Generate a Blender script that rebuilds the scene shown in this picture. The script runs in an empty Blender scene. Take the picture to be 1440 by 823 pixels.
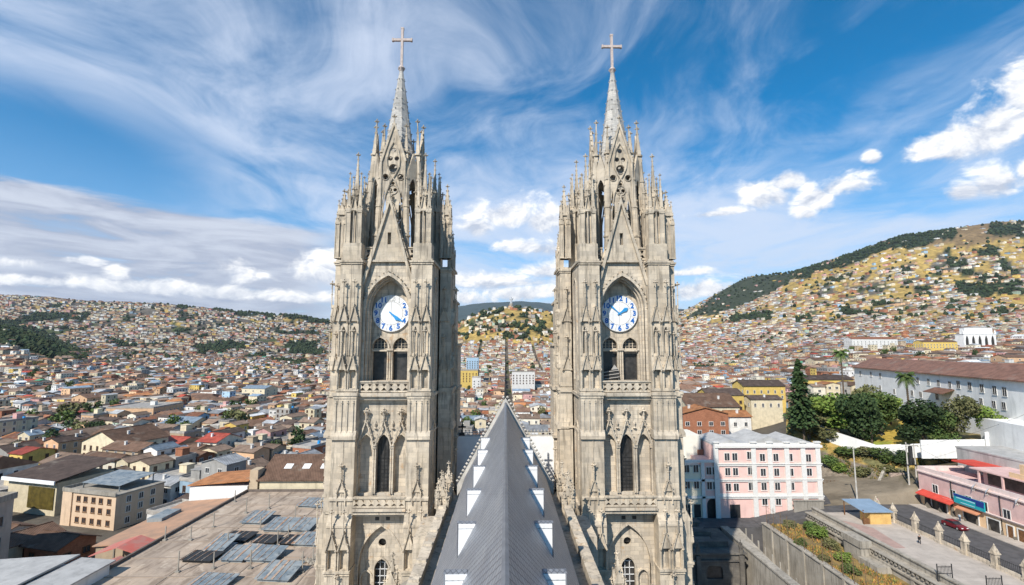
import bpy, math, random
import numpy as np
from mathutils import Vector, Matrix
from mathutils.geometry import tessellate_polygon
R = math.radians
sc = bpy.context.scene
COL = sc.collection
# ---------------------------------------------------------------- camera
FPX = 680.0; PITCH = math.atan(76/680.); YAW = math.atan(9/680.); CAMZ = 42.0
cam_d = bpy.data.cameras.new('camera'); cam = bpy.data.objects.new('camera', cam_d); COL.objects.link(cam)
cam_d.sensor_width = 36.0; cam_d.lens = 36.0*FPX/1440.; cam_d.clip_start = 0.5; cam_d.clip_end = 60000
cam.location = (0, 0, CAMZ); cam.rotation_euler = (math.pi/2 + PITCH, 0, -YAW)
sc.camera = cam
# ---------------------------------------------------------------- light
SUN_EL = R(41); SUN_AZ = math.atan2(-0.502, -0.865)          # clockwise from +Y, towards the sun
w = bpy.data.worlds.new('World'); sc.world = w; w.use_nodes = True
sun_d = bpy.data.lights.new('sun', 'SUN'); sun_d.energy = 5.0; sun_d.angle = R(0.5); sun_d.color = (1.0, 0.94, 0.85)
sun = bpy.data.objects.new('sun', sun_d); COL.objects.link(sun)
sv = Vector((math.cos(SUN_EL)*math.sin(SUN_AZ), math.cos(SUN_EL)*math.cos(SUN_AZ), math.sin(SUN_EL)))
sun.rotation_euler = sv.to_track_quat('Z', 'Y').to_euler(); sun.location = (-60, -60, 160)
sc.view_settings.view_transform = 'Standard'; sc.view_settings.look = 'None'
sc.view_settings.exposure = 0.34; sc.view_settings.gamma = 1.0
sc.cycles.use_denoising = True
sc.cycles.max_bounces = 5; sc.cycles.diffuse_bounces = 3; sc.cycles.glossy_bounces = 2
sc.cycles.volume_bounces = 0

# pixel (photo 1440x823) <-> world helpers; they only give true positions on the ground or at a known distance
_c, _s = math.cos(PITCH), math.sin(PITCH); _cy, _sy = math.cos(YAW), math.sin(YAW)
def pix(x, y, z):
    x0 = x*_cy - y*_sy; y0 = x*_sy + y*_cy; dz = z-CAMZ
    d = y0*_c + dz*_s; v = -y0*_s + dz*_c
    return 720 + FPX*x0/d, 411.5 - FPX*v/d, d
def ray(px, py):
    a = (px-720)/FPX; b = (411.5-py)/FPX
    y0 = _c - b*_s; z0 = _s + b*_c
    return (a*_cy + y0*_sy, -a*_sy + y0*_cy, z0)
def atY(px, py, Y):
    r = ray(px, py); k = Y/r[1]; return r[0]*k, Y, CAMZ + r[2]*k
def atZ(px, py, z):
    r = ray(px, py); k = (z-CAMZ)/r[2]; return r[0]*k, r[1]*k, z
def Z(py, Y, px=720): return atY(px, py, Y)[2]

# ---------------------------------------------------------------- node helpers
class NT:
    def __init__(s, tree): s.t = tree; s.n = tree.nodes; s.l = tree.links
    def add(s, ty, **kw):
        n = s.n.new(ty)
        for k, v in kw.items(): setattr(n, k, v)
        return n
    def put(s, sock, v):
        if isinstance(v, bpy.types.NodeSocket): s.l.new(v, sock)
        elif v is not None:
            try: sock.default_value = v
            except Exception: sock.default_value = (v, v, v) if not hasattr(v, '__len__') else tuple(v)[:len(sock.default_value)]
    def m(s, op, a, b=None, c=None, clamp=False):
        n = s.add('ShaderNodeMath', operation=op, use_clamp=clamp); s.put(n.inputs[0], a)
        if b is not None: s.put(n.inputs[1], b)
        if c is not None: s.put(n.inputs[2], c)
        return n.outputs[0]
    def vm(s, op, a, b=None):
        n = s.add('ShaderNodeVectorMath', operation=op); s.put(n.inputs[0], a)
        if b is not None: s.put(n.inputs[1], b)
        return n.outputs[0]
    def xyz(s, x, y, z):
        n = s.add('ShaderNodeCombineXYZ'); s.put(n.inputs[0], x); s.put(n.inputs[1], y); s.put(n.inputs[2], z); return n.outputs[0]
    def sep(s, v):
        n = s.add('ShaderNodeSeparateXYZ'); s.put(n.inputs[0], v); return n.outputs
    def noise(s, v, scale, detail=4, rough=.55, dist=0., col=False):
        n = s.add('ShaderNodeTexNoise'); s.put(n.inputs['Vector'], v); n.inputs['Scale'].default_value = scale
        n.inputs['Detail'].default_value = detail; n.inputs['Roughness'].default_value = rough; n.inputs['Distortion'].default_value = dist
        return n.outputs['Color' if col else 0]
    def ramp(s, f, lo, hi, a=0., b=1.):
        n = s.add('ShaderNodeMapRange'); n.interpolation_type = 'SMOOTHSTEP'
        for i, v in enumerate((f, lo, hi, a, b)): s.put(n.inputs[i], v)
        return n.outputs[0]
    def mix(s, f, a, b, mode='MIX'):
        n = s.add('ShaderNodeMix', data_type='RGBA', blend_type=mode)
        s.put(n.inputs[0], f)
        for i, v in ((6, a), (7, b)):
            if not isinstance(v, bpy.types.NodeSocket): v = tuple(v)[:3] + (1,)
            s.put(n.inputs[i], v)
        return n.outputs[2]

# ---------------------------------------------------------------- sky
def build_sky():
    k = NT(w.node_tree); k.n.clear()
    out = k.add('ShaderNodeOutputWorld')
    sky = k.add('ShaderNodeTexSky', sky_type='NISHITA'); sky.sun_disc = False; sky.sun_elevation = SUN_EL; sky.sun_rotation = SUN_AZ
    sky.altitude = 2850; sky.air_density = 1.0; sky.dust_density = 0.3; sky.ozone_density = 2.2
    hs = k.add('ShaderNodeHueSaturation'); hs.inputs['Saturation'].default_value = 1.42; hs.inputs['Value'].default_value = 1.12; hs.inputs['Hue'].default_value = 0.488
    k.l.new(sky.outputs[0], hs.inputs['Color'])
    b1 = k.add('ShaderNodeBackground'); k.l.new(hs.outputs[0], b1.inputs[0]); b1.inputs[1].default_value = 0.125
    tc = k.add('ShaderNodeTexCoord'); g = tc.outputs['Generated']; X, Y, ZZ = k.sep(g)
    az = k.m('ARCTAN2', X, Y); el = k.m('ARCSINE', ZZ)
    ae = k.xyz(az, el, 0)
    # high cirrus: a sheet far overhead, combed along one direction
    zc = k.m('ADD', k.m('MAXIMUM', ZZ, 0.0), 0.09)
    hx = k.m('DIVIDE', X, zc); hy = k.m('DIVIDE', Y, zc)
    hp = k.xyz(k.m('MULTIPLY', hx, .8), k.m('MULTIPLY', hy, 0.72), 3.7)
    wob = k.noise(hp, 0.8, 3, .5, 0, True)
    hp2 = k.vm('ADD', hp, k.vm('MULTIPLY', wob, (1.6, 1.6, 0.)))
    c1 = k.noise(hp2, .85, 10, .58, .6)
    c2 = k.noise(k.vm('ADD', k.xyz(hx, k.m('MULTIPLY', hy, 0.55), 9.1), k.vm('MULTIPLY', wob, (.7, .7, 0.))), 3.0, 10, .62, .9)
    ci = k.m('ADD', k.m('MULTIPLY', c1, .68), k.m('MULTIPLY', c2, .32))
    side = k.ramp(az, -0.1, 0.7, 0.05, 0.012)          # more of it to the left
    low = k.ramp(el, 0.1, 0.45, 0.06, -0.015)
    cir = k.ramp(k.m('ADD', ci, k.m('ADD', side, low)), 0.41, 0.70, 0., 0.85)
    # open blue patch on the left
    hole = k.m('SUBTRACT', 1., k.m('SQRT', k.m('ADD', k.m('POWER', k.m('ABSOLUTE', k.m('DIVIDE', k.m('SUBTRACT', az, -0.80), .26)), 2.), k.m('POWER', k.m('ABSOLUTE', k.m('DIVIDE', k.m('SUBTRACT', el, .265), .10)), 2.))))
    cir = k.m('MULTIPLY', cir, k.m('SUBTRACT', 1.0, k.ramp(k.m('ADD', hole, k.m('MULTIPLY', k.m('SUBTRACT', c1, .5), 1.6)), -.5, .45, 0., .97)))
    cir = k.m('MULTIPLY', cir, k.ramp(Y, -.15, .25, 0.05, 1.))             # unseen sky behind cleared of cirrus to lower the fill light
    cir = k.m('MULTIPLY', cir, k.ramp(el, .75, 1.2, 1., .2))
    # cumulus: (px, py, half width, half height) of each heap, placed as azimuth / elevation
    n1 = k.noise(k.vm('MULTIPLY', ae, (1., 1.5, 1.)), 12.0, 12, .6, .3)
    n2 = k.noise(k.vm('ADD', k.vm('MULTIPLY', ae, (1., 1.5, 1.)), (0.008, -0.014, 0.)), 12.0, 12, .6, .3)
    heaps = [(668, 316, 40, 24), (715, 303, 60, 34), (768, 308, 44, 32), (1075, 275, 42, 30), (1105, 256, 36, 24), (1145, 282, 38, 32), (1185, 262, 56, 26),
             (1130, 300, 26, 18), (1228, 222, 18, 14), (1325, 210, 70, 30), (1400, 180, 90, 60), (1455, 130, 80, 70), (1355, 268, 44, 22), (1400, 255, 66, 32), (1455, 243, 60, 36),
             (745, 348, 60, 17), (700, 397, 90, 18), (762, 382, 34, 18), (745, 414, 80, 20), (640, 420, 80, 18), (990, 408, 64, 24), (1010, 300, 60, 10), (955, 385, 60, 9),
             (335, 388, 36, 24), (372, 392, 28, 16), (440, 385, 44, 26), (470, 372, 40, 20), (165, 388, 26, 20), (25, 372, 44, 12), (125, 368, 34, 10), (250, 408, 200, 16), (60, 398, 120, 14), (430, 420, 120, 12),
             (-200, 330, 160, 50), (1660, 160, 90, 60), (-420, 380, 160, 40), (1800, 330, 120, 30)]
    acc = None; shd = None
    for (px, py, hw, hh) in heaps:
        r = Vector(ray(px, py)).normalized(); a0 = math.atan2(r.x, r.y); e0 = math.asin(r.z)
        q = Vector(ray(px+hw, py)).normalized(); wa = abs(math.atan2(q.x, q.y)-a0); q = Vector(ray(px, py-hh)).normalized(); we = abs(math.asin(q.z)-e0)
        da = k.m('DIVIDE', k.m('SUBTRACT', az, a0), wa); de = k.m('DIVIDE', k.m('SUBTRACT', el, e0), we)
        de2 = k.m('MULTIPLY', de, k.ramp(de, -.3, .3, 1.5, 1.))
        f = k.m('SUBTRACT', 1., k.m('SQRT', k.m('ADD', k.m('MULTIPLY', da, da), k.m('MULTIPLY', de2, de2))))
        sh = k.m('ADD', f, k.m('MULTIPLY', de, 1.))
        if acc is None: acc, shd = f, de
        else:
            shd = k.add('ShaderNodeMix', data_type='FLOAT'); 
            k.put(shd.inputs[0], k.m('GREATER_THAN', f, acc)); k.put(shd.inputs[2], prev); k.put(shd.inputs[3], de); shd = shd.outputs[0]
            acc = k.m('MAXIMUM', acc, f)
        prev = shd
    body = k.m('ADD', acc, k.m('MULTIPLY', k.m('SUBTRACT', n1, .5), 2.7))
    cum = k.ramp(body, -0.02, 0.6, 0., 1.)
    # flat grey layer low on the left
    lay_n = k.noise(k.vm('MULTIPLY', ae, (1., 6., 1.)), 5., 8, .6, .4)
    top = k.m('ADD', 0.232, k.m('MULTIPLY', k.m('ADD', az, .55), -.05))
    lay = k.ramp(k.m('ADD', k.m('SUBTRACT', top, el), k.m('MULTIPLY', k.m('SUBTRACT', lay_n, .5), .05)), -.004, .012, 0., 1.)
    lay = k.m('MULTIPLY', lay, k.m('MULTIPLY', k.ramp(az, -.28, -.42, 0., 1.), k.ramp(az, -1.9, -1.4, 0., 1.))); lay = k.m('MULTIPLY', lay, k.ramp(el, -.02, .03, .6, 1.))
    lay = k.m('MULTIPLY', lay, k.ramp(lay_n, .30, .46, .35, .96))
    haze = k.m('MULTIPLY', k.ramp(el, .40, .02, 0., .42), k.ramp(Y, -.3, .3, .35, 1.))
    # light on the heaps: bright on the sunward top, blue-grey beneath
    lit = k.m('ADD', k.ramp(shd, -.9, .5, .1, .72), k.m('MULTIPLY', k.m('SUBTRACT', n1, n2), 3.4), clamp=True)
    lit = k.m('ADD', lit, k.m('MULTIPLY', k.m('SUBTRACT', n1, .5), .6), clamp=True)
    cc = k.mix(lit, (.44, .49, .59), (1.0, .985, .96))
    col = k.mix(cir, (0, 0, 0), (.58, .66, .84)); 
    def over(base, fac, colr, strength):
        b = k.add('ShaderNodeBackground'); k.put(b.inputs[0], colr if isinstance(colr, bpy.types.NodeSocket) else tuple(colr)+(1,)); b.inputs[1].default_value = strength
        mx = k.add('ShaderNodeMixShader'); k.put(mx.inputs[0], fac); k.l.new(base, mx.inputs[1]); k.l.new(b.outputs[0], mx.inputs[2]); return mx.outputs[0]
    s = b1.outputs[0]
    s = over(s, cir, (.64, .71, .85), 0.97)
    s = over(s, haze, (.55, .68, .86), 0.9)
    lc = k.mix(k.ramp(lay_n, .35, .62, 0., 1.), (.33, .37, .48), (.56, .60, .69))
    s = over(s, lay, lc, 1.0)
    s = over(s, cum, cc, 1.08)
    s = over(s, k.ramp(el, -.012, -.05, 0., 1.), (.13, .12, .10), .6)      # the land beyond the modelled ground
    k.l.new(s, out.inputs[0])
build_sky()

# ---------------------------------------------------------------- materials
MATS = {}
def base_mat(name, rough=.85, spec=.3):
    m = bpy.data.materials.new(name); m.use_nodes = True; k = NT(m.node_tree)
    p = k.n['Principled BSDF']; p.inputs['Roughness'].default_value = rough; p.inputs['Specular IOR Level'].default_value = spec
    MATS[name] = m; return m, k, p
def bump(k, p, h, strength=.4, dist=.05):
    b = k.add('ShaderNodeBump'); b.inputs['Strength'].default_value = strength; b.inputs['Distance'].default_value = dist
    k.put(b.inputs['Height'], h); k.l.new(b.outputs[0], p.inputs['Normal'])
def wpos(k): return k.add('ShaderNodeNewGeometry').outputs['Position']
def stone_mat(name, c1, c2, dark=(.10, .09, .075), bw=1.1, bh=.48, stain=.75, mort=.35, orange=0.):
    m, k, p = base_mat(name, .9, .2); P = wpos(k); x, y, z = k.sep(P)
    uv = k.xyz(k.m('ADD', x, y), z, 0)
    br = k.add('ShaderNodeTexBrick'); k.put(br.inputs['Vector'], uv); br.inputs['Scale'].default_value = 1.
    br.inputs['Brick Width'].default_value = bw; br.inputs['Row Height'].default_value = bh; br.inputs['Mortar Size'].default_value = .018; br.inputs['Mortar Smooth'].default_value = .3
    br.inputs['Color1'].default_value = (.80, .80, .80, 1); br.inputs['Color2'].default_value = (1.08, 1.06, 1.02, 1); br.inputs['Mortar'].default_value = (1-mort,)*3+(1,)
    n1 = k.noise(P, .35, 5, .6); n2 = k.noise(P, 3.5, 6, .65)
    c = k.mix(k.ramp(n1, .35, .65), c1, c2)
    c = k.mix(1., c, br.outputs[0], 'MULTIPLY')
    streak = k.noise(k.xyz(k.m('MULTIPLY', x, 1.6), k.m('MULTIPLY', y, 1.6), k.m('MULTIPLY', z, .16)), 1.3, 6, .65)
    c = k.mix(k.m('MULTIPLY', k.ramp(streak, .49, .66), stain), c, dark)
    c = k.mix(k.ramp(n2, .52, .76, 0, .32), c, (.15, .135, .11))
    if orange: c = k.mix(k.ramp(k.noise(P, .8, 4, .6), .60, .72, 0, orange), c, (.42, .23, .09))
    k.put(p.inputs['Base Color'], c)
    bump(k, p, k.m('ADD', k.m('MULTIPLY', br.outputs['Fac'], -1.), n2), .35, .04)
    return m
STONE = stone_mat('weathered_stone', (.60, .525, .425), (.49, .425, .34), stain=.5, orange=.5)
STONE_T = stone_mat('carved_stone', (.58, .505, .405), (.46, .395, .31), bw=.9, bh=.6, stain=.58, mort=.15)
SPIRE = stone_mat('spire_stone', (.50, .48, .45), (.40, .39, .37), bw=.6, bh=.3, stain=.35, mort=.3)
CONC = stone_mat('concrete', (.42, .385, .33), (.32, .29, .245), bw=40, bh=40, stain=.5, mort=0)
def plain(name, c, rough=.8, var=.25, scale=2., c2=None, stain=0., metallic=0., spec=.3, bmp=.15):
    m, k, p = base_mat(name, rough, spec); P = wpos(k); n = k.noise(P, scale, 5, .6)
    d = c2 if c2 else tuple(v*(1-var) for v in c)
    col = k.mix(k.ramp(n, .35, .65), c, d)
    if stain:
        x, y, z = k.sep(P); s = k.noise(k.xyz(x, y, k.m('MULTIPLY', z, .12)), 1.1, 5, .65)
        col = k.mix(k.ramp(s, .5, .72, 0, stain), col, tuple(v*.4 for v in c))
    k.put(p.inputs['Base Color'], col); p.inputs['Metallic'].default_value = metallic
    if bmp: bump(k, p, n, bmp, .05)
    return m

# ---------------------------------------------------------------- mesh builder
class MB:
    def __init__(s, T=None): s.v = []; s.f = []; s.mi = []; s.T = T or Matrix(); s.cur = 0
    def pts(s, P):
        o = len(s.v); T = s.T
        s.v.extend([tuple(T @ Vector(p)) for p in P]); return o
    def face(s, idx): s.f.append(idx); s.mi.append(s.cur)
    def box(s, x0, x1, y0, y1, z0, z1):
        o = s.pts([(x0,y0,z0),(x1,y0,z0),(x1,y1,z0),(x0,y1,z0),(x0,y0,z1),(x1,y0,z1),(x1,y1,z1),(x0,y1,z1)])
        for q in ((0,3,2,1),(4,5,6,7),(0,1,5,4),(1,2,6,5),(2,3,7,6),(3,0,4,7)): s.face([o+i for i in q])
    def cbox(s, cx, cy, hx, hy, z0, z1): s.box(cx-hx, cx+hx, cy-hy, cy+hy, z0, z1)
    def pry(s, poly, y0, y1, holes=()):      # polygon in xz, extruded in y (front y0)
        s._panel([poly]+list(holes), lambda a, b, t: (a, t, b), y0, y1)
    def prx(s, poly, x0, x1, holes=()):
        s._panel([poly]+list(holes), lambda a, b, t: (t, a, b), x0, x1)
    def prz(s, poly, z0, z1, holes=()):
        s._panel([poly]+list(holes), lambda a, b, t: (a, b, t), z0, z1)
    def _panel(s, loops, mp, t0, t1):
        tris = tessellate_polygon([[Vector((a, b, 0)) for a, b in L] for L in loops])
        flat = [p for L in loops for p in L]; n = len(flat)
        o = s.pts([mp(a, b, t0) for a, b in flat]+[mp(a, b, t1) for a, b in flat])
        if len(loops) == 1 and len(flat) <= 5:
            s.face([o+i for i in range(n)]); s.face([o+n+i for i in range(n)][::-1])
        else:
            for t in tris: s.face([o+i for i in t]); s.face([o+n+i for i in t][::-1])
        b = 0
        for L in loops:
            m = len(L)
            for i in range(m):
                j = (i+1) % m; s.face([o+b+i, o+b+j, o+n+b+j, o+n+b+i])
            b += m
    def frustum(s, cx, cy, z0, z1, r0, r1, n=8, rot=0., ex=0., ey=0., caps=True):
        P = []
        for (zz, r, dx, dy) in ((z0, r0, 0, 0), (z1, r1, ex, ey)):
            for i in range(n):
                a = rot+2*math.pi*i/n; P.append((cx+dx+r*math.cos(a), cy+dy+r*math.sin(a), zz))
        o = s.pts(P)
        for i in range(n):
            j = (i+1) % n; s.face([o+i, o+j, o+n+j, o+n+i])
        if caps: s.face([o+i for i in range(n)][::-1]); s.face([o+n+i for i in range(n)])
    def tube(s, path, r, n=5):
        rings = []
        for i, p in enumerate(path):
            p = Vector(p); a = Vector(path[max(i-1, 0)]); b = Vector(path[min(i+1, len(path)-1)]); d = (b-a).normalized()
            u = d.cross(Vector((0, 1, 0)) if abs(d.y) < .9 else Vector((1, 0, 0))).normalized(); q = d.cross(u)
            rr = r[i] if isinstance(r, (list, tuple)) else r
            rings.append(s.pts([p+(u*math.cos(t)+q*math.sin(t))*rr for t in [2*math.pi*k/n for k in range(n)]]))
        for a, b in zip(rings, rings[1:]):
            for i in range(n):
                j = (i+1) % n; s.face([a+i, a+j, b+j, b+i])
        s.face([rings[0]+i for i in range(n)][::-1]); s.face([rings[-1]+i for i in range(n)])
    def knob(s, x, y, z, r, rz=None):
        rz = rz or r; o = s.pts([(x-r,y,z),(x,y-r,z),(x+r,y,z),(x,y+r,z),(x,y,z+rz),(x,y,z-rz)])
        for a, b in ((0,1),(1,2),(2,3),(3,0)): s.face([o+a, o+b, o+4]); s.face([o+b, o+a, o+5])
    def build(s, name, mats, parent=None, smooth=False, local=False):
        me = bpy.data.meshes.new(name)
        off = (0, 0, 0) if (parent is None or local) else ORI.get(parent, (0, 0, 0))
        vs = [(a-off[0], b-off[1], c-off[2]) for a, b, c in s.v] if off != (0, 0, 0) else s.v
        me.from_pydata(vs, [], s.f)
        if not isinstance(mats, (list, tuple)): mats = [mats] if mats else []
        for m in mats: me.materials.append(m)
        if len(mats) > 1: me.polygons.foreach_set('material_index', s.mi)
        if smooth: me.polygons.foreach_set('use_smooth', [True]*len(s.f))
        o = bpy.data.objects.new(name, me); COL.objects.link(o); o.parent = parent
        if parent is not None and not local: ORI[o] = off
        return o
ORI = {}
def tag(o, label=None, cat=None, group=None, kind=None):
    for k_, v in (('label', label), ('category', cat), ('group', group), ('kind', kind)):
        if v: o[k_] = v
    return o
def thing(name, label, cat, loc=(0, 0, 0), group=None, rz=0.):
    o = bpy.data.objects.new(name, None); COL.objects.link(o); o.location = loc; o.rotation_euler = (0, 0, rz); o.empty_display_size = .5
    ORI[o] = tuple(loc); return tag(o, label, cat, group)
def arch(cx, z0, zs, za, w, n=7):
    r = za-zs; Rr = (w*w+r*r)/(2*w); t1 = math.asin(min(1, r/Rr)); L = []
    if Rr < w: t1 = math.pi-t1 if False else t1
    for i in range(n+1):
        t = t1*i/n; L.append((cx-w+Rr-Rr*math.cos(t), zs+Rr*math.sin(t)))
    Rt = [(2*cx-a, b) for a, b in L[:-1]][::-1]
    return [(cx-w, z0)]+L+Rt+[(cx+w, z0)]
def circle(cx, cz, r, n=14): return [(cx+r*math.cos(2*math.pi*i/n), cz+r*math.sin(2*math.pi*i/n)) for i in range(n)]
def arch_band(mb, cx, z0, zs, za, w, t, y0, y1):      # moulding that follows a pointed opening
    a = arch(cx, z0, zs, za, w); b = arch(cx, z0, zs, za+t*1.25, w+t)
    for i in range(len(a)-1):
        mb.pry([a[i], a[i+1], b[i+1], b[i]], y0, y1)
def finial(mb, x, y, z, s=.3):
    mb.frustum(x, y, z-s*1.5, z, s*.22, s*.22, 5)
    mb.knob(x, y, z, s*.45, s*.5)
    for dx, dy in ((1,0),(-1,0),(0,1),(0,-1)): mb.knob(x+dx*s*.55, y+dy*s*.55, z+s*.1, s*.36)
    mb.knob(x, y, z+s*.75, s*.3, s*.45)
def crockets(mb, p0, p1, n, r, out=(0, 0, 0)):
    for i in range(n):
        t = (i+.6)/n; mb.knob(*[p0[j]+(p1[j]-p0[j])*t+out[j]*r*.7 for j in range(3)], r)
def gablet(mb, cx, z0, w, h, y0, y1, fin=0., hole=True, crk=2, bar=.1, solid=True):
    # steep little gable in the xz plane with raised rakes, crockets and an optional tall finial
    if solid: mb.pry([(cx-w, z0), (cx, z0+h), (cx+w, z0)], y0+.14, y1)
    else: mb.pry([(cx-w*.28, z0+h*.72), (cx, z0+h), (cx+w*.28, z0+h*.72)], y0+.14, y1)
    for s in (-1, 1):
        mb.pry([(cx+s*w*1.1, z0-.06), (cx, z0+h+.05), (cx, z0+h-bar*2.6), (cx+s*(w*1.1-bar*1.5), z0-.06)], y0-.06, y0+.12)
        crockets(mb, (cx+s*w*1.1, y0, z0), (cx, y0, z0+h), crk, bar*.95, (s, 0, .4))
    if fin:
        mb.frustum(cx, y0-.1, z0+h-.3, z0+h+fin, .085, .06, 5)
        mb.knob(cx, y0-.1, z0+h+fin*.5, .16, .12); finial(mb, cx, y0-.12, z0+h+fin, .4)
def pinnacle(mb, x, y, z0, zs, zt, r, fin=.35, nc=4):
    mb.cbox(x, y, r*.8, r*.8, z0, zs)
    for a in (-1, 1):
        for b in (-1, 1): mb.cbox(x+a*r*.85, y+b*r*.85, r*.15, r*.15, z0, zs)
    mb.cbox(x, y, r*1.12, r*1.12, zs-.12, zs+.04); mb.cbox(x, y, r*1.12, r*1.12, z0, z0+.15)
    h = r*2.1
    for k_ in range(4):
        T0 = mb.T; mb.T = T0 @ Matrix.Translation((x, y, 0)) @ Matrix.Rotation(k_*math.pi/2, 4, 'Z')
        mb.pry([(-r, zs), (0, zs+h), (r, zs)], -r-.05, -r*.55)
        mb.knob(0, -r, zs+h+.08, .1, .14)
        e = [(-r*.82, -r*.82, zs+.05), (-.05, -.05, zt-.1)]
        crockets(mb, e[0], e[1], nc, max(.07, r*.17), (-.7, -.7, 0))
        mb.T = T0
    mb.frustum(x, y, zs, zt, r*1.18, .06, 4, math.pi/4)
    if fin: finial(mb, x, y, zt+fin*.6, fin)
# ================================================================ BASILICA
GLASS_D = plain('dark_leaded_glass', (.05, .047, .044), .4, .6, 1.2, spec=.5, bmp=.2)
WHITEP = plain('white_paint', (.74, .74, .73), .7, .12, .7, stain=.25)
DIAL = plain('clock_dial_white', (.78, .79, .80), .5, .14, .9, stain=.25)
BLUEN = plain('clock_blue', (.01, .13, .46), .5, .1)
BLUEH = plain('clock_hand_blue', (.03, .28, .62), .5, .1)
GREYL = plain('clock_grey_line', (.38, .36, .33), .6, .1)
PALEN = plain('clock_number_glare', (.60, .60, .58), .6, .1)  # pale colour stands for reflection washing out these numerals
IRON = plain('dark_iron', (.035, .035, .035), .6, .3)
def roof_metal():
    m, k, p = base_mat('grey_roof_scales', .42, .5); P = wpos(k); x, y, z = k.sep(P)
    s = k.m('MULTIPLY', k.m('ABSOLUTE', x), 2.05)
    a = k.m('ADD', y, s); b = k.m('SUBTRACT', y, s)
    wv = []
    for q in (a, b):
        fr = k.m('FRACT', k.m('MULTIPLY', q, 1.9)); wv.append(k.ramp(k.m('ABSOLUTE', k.m('SUBTRACT', fr, .5)), .36, .5))
    seam = k.m('MAXIMUM', wv[0], wv[1])
    fl = k.noise(k.xyz(k.m('FLOOR', k.m('MULTIPLY', a, 1.9)), k.m('FLOOR', k.m('MULTIPLY', b, 1.9)), 0), 3.3, 0)
    n = k.noise(P, .45, 5, .6)
    c = k.mix(k.ramp(n, .3, .7), (.27, .285, .32), (.36, .375, .40))
    c = k.mix(k.ramp(fl, .3, .7, 0, .35), c, (.20, .215, .245)); c = k.mix(k.m('MULTIPLY', seam, .85), c, (.10, .105, .12))
    st = k.noise(k.xyz(k.m('MULTIPLY', x, .3), k.m('MULTIPLY', y, 2.), k.m('MULTIPLY', z, .3)), 1.2, 5, .6)
    c = k.mix(k.ramp(st, .55, .7, 0, .35), c, (.33, .33, .33)); c = k.mix(k.ramp(k.noise(P, 1.6, 6, .7), .54, .72, 0, .45), c, (.13, .13, .135)); c = k.mix(k.ramp(k.noise(k.xyz(k.m('MULTIPLY', x, 2.), k.m('MULTIPLY', y, .12), z), .9, 5, .6), .56, .68, 0, .3), c, (.40, .39, .37))
    k.put(p.inputs['Base Color'], c); p.inputs['Metallic'].default_value = .35
    bump(k, p, k.m('MULTIPLY', seam, -1.), .6, .04); return m
ROOFM = roof_metal()

BAS = thing('basilica', 'pale stone gothic basilica with twin clock towers and steep grey metal nave roof', 'basilica', (0, 60, 0))
YF = 60.0
def zf(py, Y=YF): return Z(py, Y)

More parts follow.
